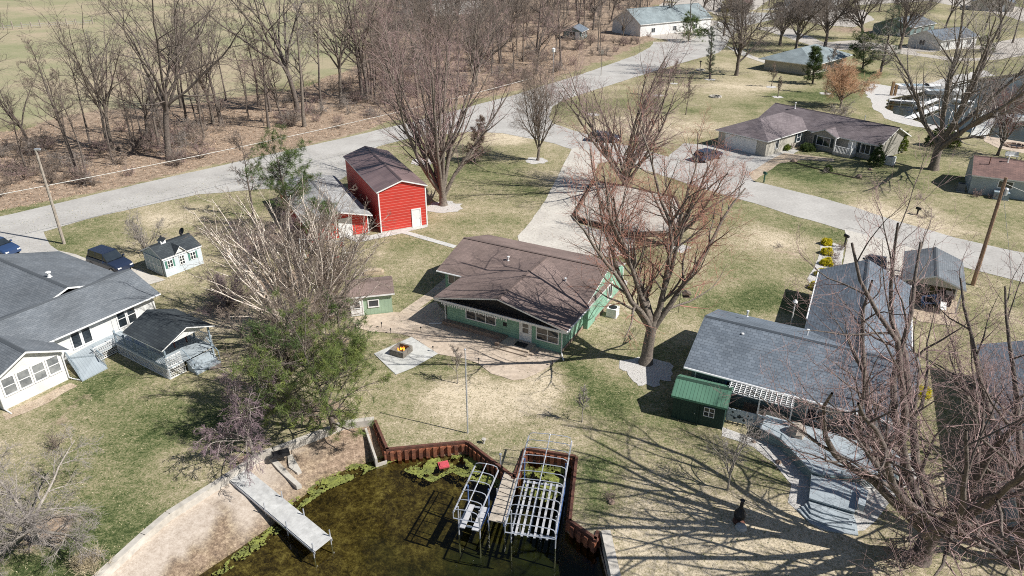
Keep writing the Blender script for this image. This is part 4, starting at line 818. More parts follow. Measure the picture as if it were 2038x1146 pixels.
def bare(seed, H_, th=.2, r=.3, nl=6, la=(15, 40), ll=.8, c=(8, 7, 5, 4), leader=False, wig=.09, trop=.03, rt=.012, stems=1, spread=0, sub=(.32, .55), bk=B_grey, tw=T_brown, droop=0, lt=(.55, 1.), ba=(25, 60)):
    """a leafless tree: returns (trunk mesh, crown mesh)"""
    g = np.random.default_rng(seed); A = np.array
    P0 = np.zeros((stems, 3)); D = np.column_stack([g.normal(0, spread, stems), g.normal(0, spread, stems), np.ones(stems)]) if stems > 1 else A([[g.normal(0, .03), g.normal(0, .03), 1.]])
    if stems > 1: P0[:, :2] = D[:, :2] * .4
    P0[:, 2] = -.15; Ht = H_ * (.97 if leader else th); Ln = np.full(stems, Ht) * (g.uniform(.8, 1.05, stems) if stems > 1 else 1)
    rr = A([r] * stems) * (g.uniform(.6, 1, stems) if stems > 1 else 1)
    p, q = growb(g, P0, D, Ln, rr, rr * (.12 if leader else .75), 9 if leader else 5, .035 if leader else .05, .02)
    q[:, 0] *= 1.35
    tr = [tubes(p, q, 9)]; cr = []
    lv = spawn(g, p, q, np.full(stems, H_ * ll / (1 if not leader else 1)), nl, lt[0], lt[1], la[0], la[1], .75, 1.1, .62 if not leader else .5, .03, 0 if not leader else .75)
    p1, q1 = growb(g, lv[0], lv[1], lv[2], lv[3], lv[3] * .2 + .004, 9, wig, trop); tr.append(tubes(p1, q1, 6))
    lv = spawn(g, p1, q1, lv[2], c[0], .12, 1, ba[0], ba[1], sub[0], sub[1], .6, rt * 1.6, .5); p2, q2 = growb(g, lv[0], lv[1], lv[2], lv[3], np.full(len(lv[3]), rt), 6, wig * 1.1, trop * 1.3); tr.append(tubes(p2, q2, 4))
    lv = spawn(g, p2, q2, lv[2], c[1], .12, 1, 25, 60, .38, .62, .6, rt * 1.15, .5); p3, q3 = growb(g, lv[0], lv[1], lv[2], lv[3], np.full(len(lv[3]), rt * .8), 4, wig * 1.2, trop * 1.5 - droop); cr.append(tubes(p3, q3, 3))
    lv = spawn(g, p3, q3, lv[2], c[2], .1, 1, 25, 60, .45, .75, .7, rt, .4); p4, q4 = growb(g, lv[0], lv[1], lv[2], np.full(len(lv[3]), rt * .8), np.full(len(lv[3]), rt * .55), 2, wig, trop * 1.5 - droop); cr.append(tubes(p4, q4, 3))
    if c[3]:
        lv = spawn(g, p4, q4, lv[2], c[3], .1, 1, 25, 55, .5, .8, .8, rt * .7, .3); p5, q5 = growb(g, lv[0], lv[1], lv[2], np.full(len(lv[3]), rt * .65), np.full(len(lv[3]), rt * .5), 1, .1, 0 - droop); cr.append(tubes(p5, q5, 3))
    return npmesh('trunk', tr, bk), npmesh('crown', cr, tw, False)
def place(meshes, x, y, label, cat='tree', name='bare_tree', group=None, s=1., rz=0., z=0., sz=None):
    o = bpy.data.objects.new(name, None); link(o); o.location = (x, y, z); o.rotation_euler = (0, 0, rz); o.scale = (s, s, sz or s); tag(o, label, cat, group)
    for me in meshes:
        if me is None: continue
        c = bpy.data.objects.new(me.name.split('.')[0], me); link(c); c.parent = o
    return o
def pp(meshes, px, py, label, **k):
    g = at(px, py); return place(meshes, g.x, g.y, label, **k)
def hero(px, py, label, seed, H_, **k):
    kk = {a: k.pop(a) for a in ('name', 'cat', 'rz', 'group') if a in k}; return pp(bare(seed, H_, **k), px, py, label, **kk)
hero(1285, 722, 'big reddish maple with a thick trunk in a gravel ring right of the green house', 11, 16.6, th=.23, r=.46, nl=9, la=(16, 56), ll=.74, c=(9, 6, 4, 2), bk=B_grey, tw=T_rust, wig=.12, trop=.05, lt=(.7, 1), name='maple_tree', sub=(.28, .5), rt=.01)
hero(882, 408, 'tall many-limbed maple in a gravel ring right of the red barn', 12, 20, th=.09, r=.5, nl=13, la=(8, 40), ll=.82, c=(10, 6, 4, 1), bk=B_grey, tw=T_rose, rt=.01, wig=.055, trop=.04, lt=(.4, 1), name='maple_tree', ba=(15, 40))
hero(1070, 319, 'young maple in a white gravel ring between the road and the driveway', 13, 13.4, th=.17, r=.22, nl=8, la=(10, 38), ll=.7, c=(9, 7, 5, 2), bk=B_grey, tw=T_brown, wig=.06, name='maple_tree', ba=(18, 45))
hero(1243, 374, 'large many-stemmed maple between the driveway and the raised gravel bed', 14, 17.5, th=.08, r=.42, nl=11, la=(10, 40), ll=.82, c=(9, 6, 4, 2), bk=B_grey, tw=T_rose, wig=.08, rt=.01, lt=(.4, 1), name='maple_tree', ba=(15, 45))
hero(1345, 488, 'gnarled red-budded maple at the lower corner of the raised gravel bed', 15, 12.5, th=.14, r=.32, nl=8, la=(15, 55), ll=.72, c=(9, 6, 4, 2), bk=B_grey, tw=T_rust, wig=.14, rt=.009, name='maple_tree')
hero(1828, 1112, 'huge dark maple with tangled red-budded limbs at the lower right corner', 27, 17, th=.16, r=.5, nl=12, la=(12, 66), ll=.82, c=(7, 6, 4, 2), bk=B_dark, tw=T_rose, trop=.05, rt=.009, lt=(.6, 1), wig=.14, name='maple_tree')
hero(2025, 1120, 'second dark maple reaching in from the right edge above the lower corner', 22, 15, th=.2, r=.42, nl=7, la=(10, 45), ll=.76, c=(7, 5, 4, 2), bk=B_dark, tw=T_rose, trop=.05, rt=.009, wig=.12, name='maple_tree')
hero(1960, 925, 'dense red-twigged tree over the shaded lawn by the blue-grey roof', 23, 9.5, th=.12, r=.22, nl=9, la=(12, 55), ll=.78, c=(8, 6, 4, 3), bk=B_grey, tw=T_rose, rt=.009, wig=.12, lt=(.3, 1))
hero(1857, 337, 'tall spreading tree on the lawn left of the pale blue cottage', 24, 24, th=.2, r=.6, nl=8, la=(12, 50), ll=.68, c=(10, 7, 4, 2), bk=B_grey, tw=T_grey, wig=.07, lt=(.5, 1), ba=(15, 45))
hero(1985, 309, 'slender leaning tree behind the rust brown cottage roof', 25, 11, th=.25, r=.2, nl=7, la=(15, 45), ll=.6, c=(8, 6, 4, 2), bk=B_dark, tw=T_red)
hero(75, 1078, 'wide low silvery tree at the lower left corner', 26, 6.6, th=.25, r=.2, nl=9, la=(35, 78), ll=.75, c=(9, 7, 5, 3), bk=B_pale, tw=T_grey, wig=.1, trop=.0, rt=.009)
hero(600, 672, 'broad white-barked clump with many slanting stems left of the sage shed', 31, 11.5, th=.6, r=.26, nl=5, la=(8, 32), ll=.55, c=(5, 5, 3, 1), stems=13, spread=.55, bk=B_white, tw=T_brown, wig=.06, name='birch_tree', lt=(.25, 1), rt=.011, ba=(15, 45))
hero(640, 660, 'thinner white-barked birch leaning over the sage shed roof', 32, 9.5, th=.65, r=.17, nl=4, la=(8, 35), ll=.5, c=(5, 5, 3, 1), stems=4, spread=.22, bk=B_white, tw=T_brown, wig=.07, name='birch_tree', rt=.01)
hero(505, 520, 'dense plum-coloured twiggy tree behind the birch clump', 33, 4.6, th=.12, r=.14, nl=11, la=(20, 70), ll=.75, c=(8, 6, 4, 1), bk=B_dark, tw=T_plum, lt=(.2, 1), rt=.009)
hero(590, 500, 'dark twiggy tree in front of the low red garage', 34, 4.2, th=.12, r=.14, nl=9, la=(20, 65), ll=.75, c=(7, 6, 4, 1), bk=B_dark, tw=T_plum, lt=(.2, 1), rt=.009)
hero(455, 610, 'low tangle of plum twigs in the shade left of the birch clump', 35, 3.6, th=.1, r=.12, nl=12, la=(30, 80), ll=.85, c=(9, 7, 4, 2), rt=.009, bk=B_dark, tw=T_plum, lt=(.1, 1), trop=0)
hero(505, 905, 'drooping grey twiggy tree left of the front pine', 36, 5.5, th=.4, r=.1, nl=8, la=(25, 70), ll=.6, c=(8, 7, 5, 2), bk=B_pale, tw=T_plum, trop=-.05, droop=.1)
hero(575, 800, 'leaning grey tree shading the lawn behind the front pine', 37, 9, th=.3, r=.28, nl=8, la=(25, 70), ll=.65, c=(8, 6, 4, 2), bk=B_dark, tw=T_brown)
hero(292, 505, 'pale leafless shrub tree behind the little shed', 38, 4.4, th=.1, r=.09, nl=9, la=(10, 45), ll=.8, c=(7, 6, 4, 0), bk=B_pale, tw=T_grey, lt=(.1, 1), rt=.009)
hero(505, 430, 'thin dark tree standing at the road edge left of the green pine', 39, 9.5, leader=True, r=.13, nl=16, la=(40, 70), ll=.3, c=(6, 5, 4, 0), bk=B_dark, tw=T_brown, lt=(.3, 1))
hero(911, 763, 'small leafless sapling beside the flagpole', 41, 3.2, leader=True, r=.045, nl=12, la=(25, 50), ll=.38, c=(6, 5, 3, 0), bk=B_pale, tw=T_brown, rt=.006, lt=(.35, .95), name='sapling', cat='sapling')
hero(1158, 840, 'slim pale sapling on the lawn below the gravel ring', 42, 3.0, leader=True, r=.04, nl=12, la=(25, 50), ll=.36, c=(6, 5, 3, 0), bk=B_pale, tw=T_grey, rt=.006, lt=(.35, .95), name='sapling', cat='sapling')
hero(1448, 975, 'taller pale sapling on the lawn below the green metal shed', 43, 5.0, th=.35, r=.07, nl=7, la=(15, 40), ll=.6, c=(6, 5, 4, 0), bk=B_pale, tw=T_grey, rt=.007, name='sapling', cat='sapling')
hero(1055 + 0, 0 + 700 - 60, 'x', 1, 1) if False else None
for i, (px, py, hh, lb) in enumerate([(1535, 172, 5, 'small dark twiggy tree in a gravel ring left of the teal-roofed house'), (1548, 193, 4, 'thin sapling in a gravel ring below the teal-roofed house'), (1643, 186, 9, 'slim leaning young tree in a gravel ring in front of the teal-roofed house'), (1310, 190, 6, 'thin young tree in a gravel ring beside the far road'), (1365, 228, 7, 'narrow leafless young tree in the middle of the far lawn'), (1340, 166, 5, 'small young tree near the edge of the far road')]):
    hero(px, py, lb, 50 + i, hh, leader=True, r=.09, nl=14, la=(22, 45), ll=.36, c=(6, 5, 4, 0), bk=B_grey, tw=T_brown, rt=.014, lt=(.25, .95), name='sapling', cat='sapling')
hero(1672, 214, 'round orange-twigged tree below the teal-roofed house', 60, 8.6, th=.22, r=.2, nl=12, la=(15, 65), ll=.62, c=(9, 8, 6, 3), bk=B_grey, tw=T_orange, rt=.014, lt=(.5, 1))
hero(1668, 236, 'low grey shrub tree behind the plum brown roof', 61, 3.5, th=.1, r=.1, nl=9, la=(20, 70), ll=.8, c=(7, 6, 4, 0), bk=B_grey, tw=T_grey, rt=.012)
for i, (px, py, hh, lb) in enumerate([(1465, 150, 23, 'tall dark tree where the pale driveway meets the far road'), (1583, 103, 22, 'tall dark tree behind the left end of the teal roof'), (1642, 92, 21, 'thick leaning tree behind the middle of the teal roof'), (1715, 78, 21, 'straight dark tree on the green strip right of the teal roof'), (1790, 98, 22, 'forked dark tree in front of the white gable end'), (1552, 90, 16, 'slim tree left of the teal roof near the gravel lane')]):
    hero(px, py, lb, 70 + i, hh, th=.3, r=.38, nl=10, la=(15, 55), ll=.55, c=(9, 7, 5, 2), bk=B_dark, tw=T_dark, rt=.02, lt=(.4, 1))
# roadside woods: seven tree shapes, copied; the ones one can point at first
wv = [bare(100 + i, 20, leader=(i % 2 == 0), th=.35, r=(.3, .24, .2, .32)[i % 4], nl=(15, 9, 13, 8, 16, 9, 12)[i], la=((28, 60), (12, 45))[i % 2], ll=(.3, .62)[i % 2], c=(6, 5, 4, (1, 0)[i % 2]), bk=(B_dark, B_grey)[i % 3 == 1], tw=(T_brown, T_dark, T_brown, T_dark, T_grey, T_rose, T_brown)[i], rt=.0125, lt=((.35, 1), (.6, 1))[i % 2], wig=.11) for i in range(7)]
POINT = [(-60, 300, 1, 20, 'spreading roadside tree half outside the left edge'), (60, 300, 3, 12, 'short leaning tree at the left end of the roadside woods'), (155, 345, 0, 15, 'pale thin stems right beside the left utility pole'), (172, 350, 2, 12, 'crooked grey trunk in the brush behind the left utility pole'),
 (225, 300, 1, 19, 'forked tree between the two leaning roadside trunks at the left'), (338, 318, 3, 24, 'tallest forked tree leaning left at the roadside'), (215, 292, 4, 14, 'slim twin trunk behind the forked left roadside tree'), (372, 243, 2, 18, 'straight tree at the field edge above the tall leaning one'), (362, 214, 1, 20, 'upright forked tree against the green field'), (398, 226, 4, 15, 'thin tree at the field edge right of the upright forked one'),
 (425, 246, 1, 18, 'multi-stemmed dark trunk at the bend of the field edge'), (440, 250, 0, 16, 'dark slim trunk touching the multi-stemmed one'), (450, 200, 6, 14, 'thin pale tree standing on the field edge'), (515, 212, 2, 17, 'slender tree left of the thick forked roadside trunk'), (538, 222, 0, 13, 'thin leafless stem before the thick forked trunk'),
 (592, 222, 3, 25, 'thick forked trunk nearest the middle of the roadside strip'), (606, 252, 4, 18, 'slim straight trunk standing on the orange leaf litter'), (640, 222, 2, 20, 'straight thin trunk beside the mossy boulder shadow'), (680, 208, 1, 23, 'stout trunk with a kinked crown left of the barn maple'), (722, 198, 0, 22, 'left one of the close pair of trunks above the barn'), (733, 196, 5, 22, 'right one of the close pair of trunks above the barn'), (748, 206, 6, 18, 'reddish stem just right of the close pair of trunks')]
gw = random.Random(4); n_w = 0
for (px, py, v, hh, lb) in POINT: pp(wv[v], px, py, lb, name='woodland_tree', group='leafless trees along the road', s=hh / 20 * 1.12, rz=gw.uniform(0, 6.28))
DENSE = A2([(770,205),(830,212),(1000,170),(1150,126),(1290,70),(1290,40),(1300,-20),(1200,-40),(1000,-40),(800,-30),(770,40),(745,110)])
xs = [p.x for p in DENSE]; ys = [p.y for p in DENSE]; got = []
while len(got) < 225:
    x_, y_ = gw.uniform(min(xs), max(xs)), gw.uniform(min(ys), max(ys)) ; 
    if gw.random() > (110. / max(110, y_)) ** 1.1 or not inpoly(np.array([x_]), np.array([y_]), DENSE)[0]: continue
    if any(math.hypot(x_ - a, y_ - b) < 2.2 for a, b in got): continue
    got.append((x_, y_)); place(wv[gw.randrange(7)], x_, y_, 'slim leafless tree in the dense brown woods behind the road', name='woodland_tree', group='trees of the dense woods', s=gw.uniform(.6, 1.05), rz=gw.uniform(0, 6.28))
STRIP = A2([(-20,345),(130,300),(400,232),(560,205),(700,172),(760,175),(770,215),(690,248),(530,275),(400,300),(250,335),(0,385)])
xs = [p.x for p in STRIP]; ys = [p.y for p in STRIP]; k_ = 0
while k_ < 30:
    x_, y_ = gw.uniform(min(xs), max(xs)), gw.uniform(min(ys), max(ys))
    if not inpoly(np.array([x_]), np.array([y_]), STRIP)[0] or any(math.hypot(x_ - a, y_ - b) < 1.8 for a, b in got): continue
    got.append((x_, y_)); k_ += 1; place(wv[gw.choice((0, 2, 4, 6, 2, 5))], x_, y_, 'thin leafless tree filling the gaps of the roadside woods', name='woodland_tree', group='thin trees of the roadside woods', s=gw.uniform(.35, .85), rz=gw.uniform(0, 6.28))
# trees dotted along the top of the picture and beyond the marina
for i, (px, py, v, hh) in enumerate([(1330, 60, 1, 20), (1372, 62, 2, 21), (1395, 46, 3, 22), (1420, 20, 5, 20), (1480, 24, 3, 24), (1530, 12, 1, 22), (1512, 60, 6, 14), (1600, 30, 2, 20), (1668, 8, 3, 22), (1750, 22, 1, 22), (1850, 16, 5, 20), (1880, 60, 3, 20), (1920, 80, 2, 16), (1960, 60, 1, 22), (1985, 78, 3, 20), (2015, 85, 6, 22), (2060, 110, 1, 24), (2110, 180, 3, 22), (1320, 20, 4, 22), (1270, 50, 2, 20), (1180, 60, 5, 20), (1840, -10, 1, 22), (1990, 20, 6, 20), (250, 8, 5, 12), (330, 14, 2, 12), (385, 10, 4, 14), (455, 22, 6, 12), (520, 18, 5, 14), (680, 30, 6, 18), (740, 25, 3, 18), (600, 8, 2, 15), (890, 20, 5, 18), (2010, 250, 5, 10), (2140, 330, 3, 18)]):
    pp(wv[v], px, py, 'leafless tree among the far houses and fields along the top', name='far_tree', group='far trees along the top', s=hh / 20, rz=i * 1.3)
# brush: small twiggy shrubs thick along the road and under the woods
bv = [bare(200 + i, 2.6, th=.08, r=.03, nl=10, la=(10, 65), ll=.8, c=(5, 4, 3, 0), bk=(B_grey, B_dark)[i % 2], tw=(T_tan, T_brown, T_grey, T_rose)[i], lt=(.1, 1), rt=.011, trop=0, wig=.2) for i in range(4)]
def merged(name, vars_, spots, label, cat, mats_idx=1):
    """one heap of brush nobody could count"""
    Vs = []; Fs = []; mi = []; o = 0; mats = []
    for me in [m for pr in vars_ for m in pr]:
        if me.materials[0] not in mats: mats.append(me.materials[0])
    cache = []
    for pr in vars_:
        L_ = []
        for me in pr:
            v = np.empty(len(me.vertices) * 3); me.vertices.foreach_get('co', v); f = np.empty(len(me.loops), np.int32); me.loops.foreach_get('vertex_index', f); L_.append((v.reshape(-1, 3), f.reshape(-1, 4), mats.index(me.materials[0])))
        cache.append(L_)
    for (x_, y_, s_, k_, a_) in spots:
        c_, s2 = math.cos(a_), math.sin(a_)
        for v, f, m_ in cache[k_]:
            w_ = v @ np.array([[c_, s2, 0], [-s2, c_, 0], [0, 0, 1]]) * s_ + np.array([x_, y_, 0]); Vs.append(w_); Fs.append(f + o); mi.append(np.full(len(f), m_)); o += len(v)
    me = npmesh(name, list(zip(Vs, [f for f in Fs])) if False else [(np.concatenate(Vs), np.concatenate(Fs))], mats[0], False)
    for m_ in mats[1:]: me.materials.append(m_)
    me.polygons.foreach_set('material_index', np.concatenate(mi).astype(np.int32)); o_ = bpy.data.objects.new(name, me); link(o_); tag(o_, label, cat, None, 'stuff'); return o_
BRUSH = A2([(-60,408),(-60,330),(0,300),(120,275),(250,250),(420,225),(560,205),(700,165),(760,60),(780,-30),(1300,-30),(1290,80),(1150,136),(1000,180),(830,222),(700,250),(640,262),(560,262),(480,300),(300,345),(120,385)])
xs = [p.x for p in BRUSH]; ys = [p.y for p in BRUSH]; sp_ = []
while len(sp_) < 800:
    x_, y_ = gw.uniform(min(xs), max(xs)), gw.uniform(min(ys), max(ys))
    if gw.random() > (90. / max(90, y_)) ** 1.3 or not inpoly(np.array([x_]), np.array([y_]), BRUSH)[0]: continue
    if noise.fractal(Vector((x_ * .1, y_ * .1, 2)), 1, 2, 2) < -.12: continue
    sp_.append((x_, y_, gw.uniform(.5, 1.25), gw.randrange(4), gw.uniform(0, 6)))
merged('woodland_brush', bv, sp_, 'low brown brush and brambles under the roadside woods', 'brush')
# single garden shrubs (twiggy)
for (px, py, s, k, lb) in [(1674, 498, .42, 3, 'brown twiggy shrub at the top of the white gravel bed'), (1663, 515, .45, 3, 'middle brown shrub along the white gravel bed'), (1661, 533, .42, 3, 'lowest brown shrub beside the white gravel bed'), (735, 440, 1.1, 1, 'plum twiggy shrub between the red garage and the barn'), (115, 890, .5, 1, 'round plum-brown shrub on the lawn at the left'), (1576, 296, .5, 3, 'brown shrub under the left window of the taupe house'), (1945, 392, .5, 3, 'brown shrub at the near corner of the pale blue cottage'), (1978, 395, .4, 3, 'small dark shrub along the cottage wall'), (1832, 396, .35, 2, 'small grey tuft on the grass left of the cottage'), (1845, 432, .5, 2, 'thin pale shrub on the road side lawn'), (1640, 345, .4, 2, 'tuft of grey stems on the lawn before the taupe house'), (1800, 1130, .9, 3, 'red-twigged shrub at the foot of the dark maple'), (1217, 995, .3, 3, 'small reddish shrub on the lawn right of the slip'), (1550, 492, .3, 2, 'tiny pale shrub in the middle of the straw-coloured lawn'), (1700, 560, .6, 3, 'twiggy shrub in the corner of the slate roofs')]:
    pp(bv[k], px, py, lb, cat='shrub', name='twig_shrub', s=s, rz=px)
# ---- evergreen foliage: many small needle blades around branch ends
def blades(name, C, size, nper, m, g, wd=.12, up=.3):
    n = len(C); d = unit(g.normal(0, 1, (n, nper, 3)) + np.array([0, 0, up])); s = unit(np.cross(d, g.normal(0, 1, (n, nper, 3)))); L_ = size * g.uniform(.6, 1.2, (n, nper, 1)); w_ = L_ * wd
    b = C[:, None] + g.normal(0, size * .15, (n, nper, 3)); V = np.stack([b - s * w_ * .5, b + s * w_ * .5, b + d * L_ + s * w_ * .25, b + d * L_ - s * w_ * .25], 2).reshape(-1, 3)
    me = npmesh(name, [(V, np.arange(len(V)).reshape(-1, 4))], m, False); return me
def foliage(name, a, b, c, tr=.25):
    if name in MATS: return MATS[name]
    m = bpy.data.materials.new(name); m.use_nodes = True; MATS[name] = m; N, L = nodes(m); bs = N['Principled BSDF']; bs.inputs['Roughness'].default_value = .6; bs.inputs['Specular IOR Level'].default_value = .25
    tc = N.new('ShaderNodeTexCoord'); f = nzn(1.6, 4, .7, None, N, L, tc); L.new(ramp(f, [(.3, a), (.5, b), (.7, c)], N, L), bs.inputs['Base Color'])
    tl = N.new('ShaderNodeBsdfTranslucent'); tl.inputs[0].default_value = (*c, 1); mx = N.new('ShaderNodeMixShader'); mx.inputs[0].default_value = tr; L.new(bs.outputs[0], mx.inputs[1]); L.new(tl.outputs[0], mx.inputs[2]); L.new(mx.outputs[0], N['Material Output'].inputs[0]); return m
F_pine = foliage('pine_needles', (.05, .08, .03), (.14, .185, .055), (.31, .34, .1)); F_dpine = foliage('dark_pine_needles', (.04, .07, .03), (.1, .15, .05), (.2, .25, .09)); F_cedar = foliage('cedar_scales', (.035, .065, .02), (.06, .1, .03), (.12, .15, .045))
F_blue = foliage('spruce_needles', (.06, .09, .06), (.1, .14, .09), (.17, .2, .12)); F_yel = foliage('gold_foliage', (.38, .34, .02), (.62, .55, .03), (.8, .7, .06)); F_box = foliage('boxwood_leaves', (.06, .1, .02), (.13, .18, .03), (.24, .28, .05)); F_green = foliage('bright_pine_needles', (.04, .075, .025), (.09, .14, .04), (.2, .25, .08))
def pine(seed, H_, Rd, m, nb=34, size=.28, nper=14, dens=10, base=.15, bk=B_dark, cone=.6, wdt=.12, gap=.5):
    g = np.random.default_rng(seed); P0 = np.zeros((1, 3)); p, q = growb(g, P0, np.array([[g.normal(0, .06), g.normal(0, .06), 1.]]), np.array([H_ * .95]), np.array([H_ * .02 + .05]), np.array([.03]), 8, .04, .02)
    lv = spawn(g, p, q, np.array([Rd]), nb, base, .98, 50, 95, .8, 1.25, .4, .02, cone); p1, q1 = growb(g, lv[0], lv[1], lv[2], lv[3], np.full(nb, .012), 6, .1, .05)
    lv = spawn(g, p1, q1, lv[2], dens, .25, 1, 25, 60, .28, .5, .6, .012, .4); p2, q2 = growb(g, lv[0], lv[1], lv[2], lv[3], np.full(len(lv[3]), .008), 3, .12, .08)
    C = np.concatenate([p2[:, 3:].reshape(-1, 3), p2[::2, 2:3].reshape(-1, 3), p1[:, 6:].reshape(-1, 3)]); C = C + g.normal(0, size * .12, C.shape)
    keep = np.array([noise.fractal(Vector(c * .7) + Vector((seed, 0, 0)), 1, 2, 2) for c in C]) > -gap; C = C[keep]
    return npmesh('trunk', [tubes(p, q, 7), tubes(p1, q1, 5), tubes(p2, q2, 3)], bk), blades('crown', C, size, nper, m, g, wdt)
pp(pine(301, 7.5, 3.5, F_pine, 48, .34, 40, 9, .1, gap=.2, cone=.25, wdt=.06), 665, 856, 'big yellow-green pine with a rounded crown above the beach', name='pine_tree', cat='pine tree')
pp(pine(302, 7, 2.7, F_dpine, 30, .38, 30, 7, .2, gap=.1, cone=.3, wdt=.06), 585, 850, 'darker pine with gaps left of the yellow-green one', name='pine_tree', cat='pine tree')
pp(pine(303, 6.5, 2.2, F_dpine, 26, .28, 12, 9, .35, gap=.05), 690, 740, 'sparse upright pine between the birch clump and the pale fire pit pad', name='pine_tree', cat='pine tree')
pp(pine(304, 9.5, 3.2, F_green, 36, .42, 34, 8, .3, gap=.2, cone=.3, wdt=.06), 585, 470, 'green pine rising beside the road above the plum thicket', name='pine_tree', cat='pine tree')
pp(pine(305, 5.5, 2.2, F_dpine, 26, .3, 12, 10, .25, gap=.1), 640, 500, 'small pine between the plum thicket and the low red garage', name='pine_tree', cat='pine tree')
pp(pine(306, 7.6, 2.2, F_cedar, 60, .4, 12, 9, .04, cone=.8), 1617, 166, 'dark green cedar in front of the teal-roofed house', name='cedar_tree', cat='cedar tree')
pp(pine(307, 7.6, 2.9, F_cedar, 55, .42, 12, 9, .04, cone=.45), 1716, 138, 'round dark cedar at the right end of the teal roof', name='cedar_tree', cat='cedar tree')
pp(pine(308, 14, 3.4, F_blue, 60, .4, 8, 8, .1, cone=.8, gap=.2), 1752, 145, 'tall open blue-green spruce right of the teal-roofed house', name='spruce_tree', cat='spruce tree')
pp(pine(309, 11, 1.1, F_blue, 60, .3, 6, 6, .1, cone=.7, gap=.15), 1413, 157, 'narrow spruce in a gravel ring at the corner of the far road', name='spruce_tree', cat='spruce tree')
pp(pine(310, 7, 3.4, F_green, 34, .5, 12, 9, .06, cone=.6), 1370, 82, 'bright green pine at the end of the woods by the gravel yard', name='pine_tree', cat='pine tree')
pp(pine(311, 14, 2.6, foliage('larch', (.2, .17, .05), (.32, .28, .07), (.42, .36, .1)), 50, .5, 7, 7, .1, cone=.7, gap=.15), 1440, 72, 'tall olive-yellow conifer behind the gravel yard', name='larch_tree', cat='conifer')
pp(pine(312, 6.5, 1.6, foliage('brown_spruce', (.1, .07, .05), (.17, .12, .08), (.24, .17, .12)), 46, .3, 9, 8, .04, cone=.85), 945, 322, 'browned small spruce behind the barn maple', name='spruce_tree', cat='spruce tree')
def bush(seed, rx, rz_, m, n=260, size=.12, nper=14):
    g = np.random.default_rng(seed); d = unit(g.normal(0, 1, (n, 3))); d[:, 2] = np.abs(d[:, 2]) * 1.0; r = g.uniform(.55, 1., (n, 1)) ** .5; f = 1 + .12 * np.sin(d[:, :1] * 5 + seed) + .1 * np.cos(d[:, 1:2] * 7)
    C = d * r * f * np.array([rx, rx, rz_]) + np.array([0, 0, rz_ * .12]); return blades('foliage', C, size, nper, m, g, .35)
def shrub(px, py, rx, rz_, m, seed, label, size=.12, n=260):
    g = at(px, py); o = bpy.data.objects.new('shrub', None); link(o); o.location = g; tag(o, label, 'shrub')
    me = bush(seed, rx, rz_, m, n, size); c = bpy.data.objects.new('foliage', me); link(c); c.parent = o
    mb = MB()
    for i in range(5): mb.tube([(0, 0, 0), (math.cos(i * 1.3) * rx * .4, math.sin(i * 1.3) * rx * .4, rz_ * .6)], .02, 4)
    s_ = mb.build('stem', B_dark); s_.parent = o
for i, (px, py, lb) in enumerate([(1644, 486, 'topmost yellow shrub in the white gravel bed'), (1645, 505, 'second yellow shrub from the top of the gravel bed'), (1645, 526, 'middle yellow shrub of the gravel bed'), (1635, 548, 'yellow shrub fourth from the top of the gravel bed'), (1624, 574, 'largest yellow shrub at the lower end of the gravel bed')]): shrub(px, py, .52 + .03 * i, .55, F_yel, 400 + i, lb, .13)
for (px, py, rx, rz_, m, lb) in [(1548 + 12, 297, .9, .8, F_box, 'low green shrub beside the path of the taupe house'), (1607, 299, 1., .9, F_cedar, 'dark rounded shrub under the wall of the taupe house'), (1742, 330, 1.1, 2.4, F_cedar, 'dark upright yew at the front corner of the taupe house'), (1790, 303, .9, 2.4, F_box, 'bright conical shrub behind the gable end of the taupe house'), (1855, 290, 1.2, 2., F_cedar, 'round dark shrub left of the tall trunk near the water'), (1893, 292, 1.2, 1.9, F_box, 'round green shrub right of the tall trunk'), (1880, 286, 1.1, 2.1, F_box, 'upright green shrub behind the round one near the water'), (1648, 341, .5, .6, F_cedar, 'small dark yucca on the lawn edging before the taupe house'), (1965, 103, 1.6, 2., F_box, 'round olive shrub on the point beyond the marina'), (1700 + 260, 80, 1.2, 1.2, F_box, 'small olive shrub near the top right road'), (1400, 70, 1.8, 1.8, F_cedar, 'dark evergreen shrub beside the bright green pine'), (1832, 785, .5, .5, F_yel, 'small yellow shrub behind the dark maple limbs'), (700, 712, .7, .4, F_pine, 'low green shrub at the left of the fire pit pad')]:
    shrub(px, py, rx, rz_, m, int(px), lb, .2)
# dry grass clump at the seawall
g = np.random.default_rng(3); gp = at(175, 1125); me = blades('dry_grass', g.normal(0, .35, (80, 3)) * np.array([1, .8, .1]) + np.array([0, 0, .05]), .55, 16, mat('dry_straw', (.5, .42, .28), .9), g, .03, 1.4); o = bpy.data.objects.new('ornamental_grass', me); link(o); o.location = gp; tag(o, 'clump of dry straw-coloured ornamental grass by the concrete seawall', 'ornamental grass')
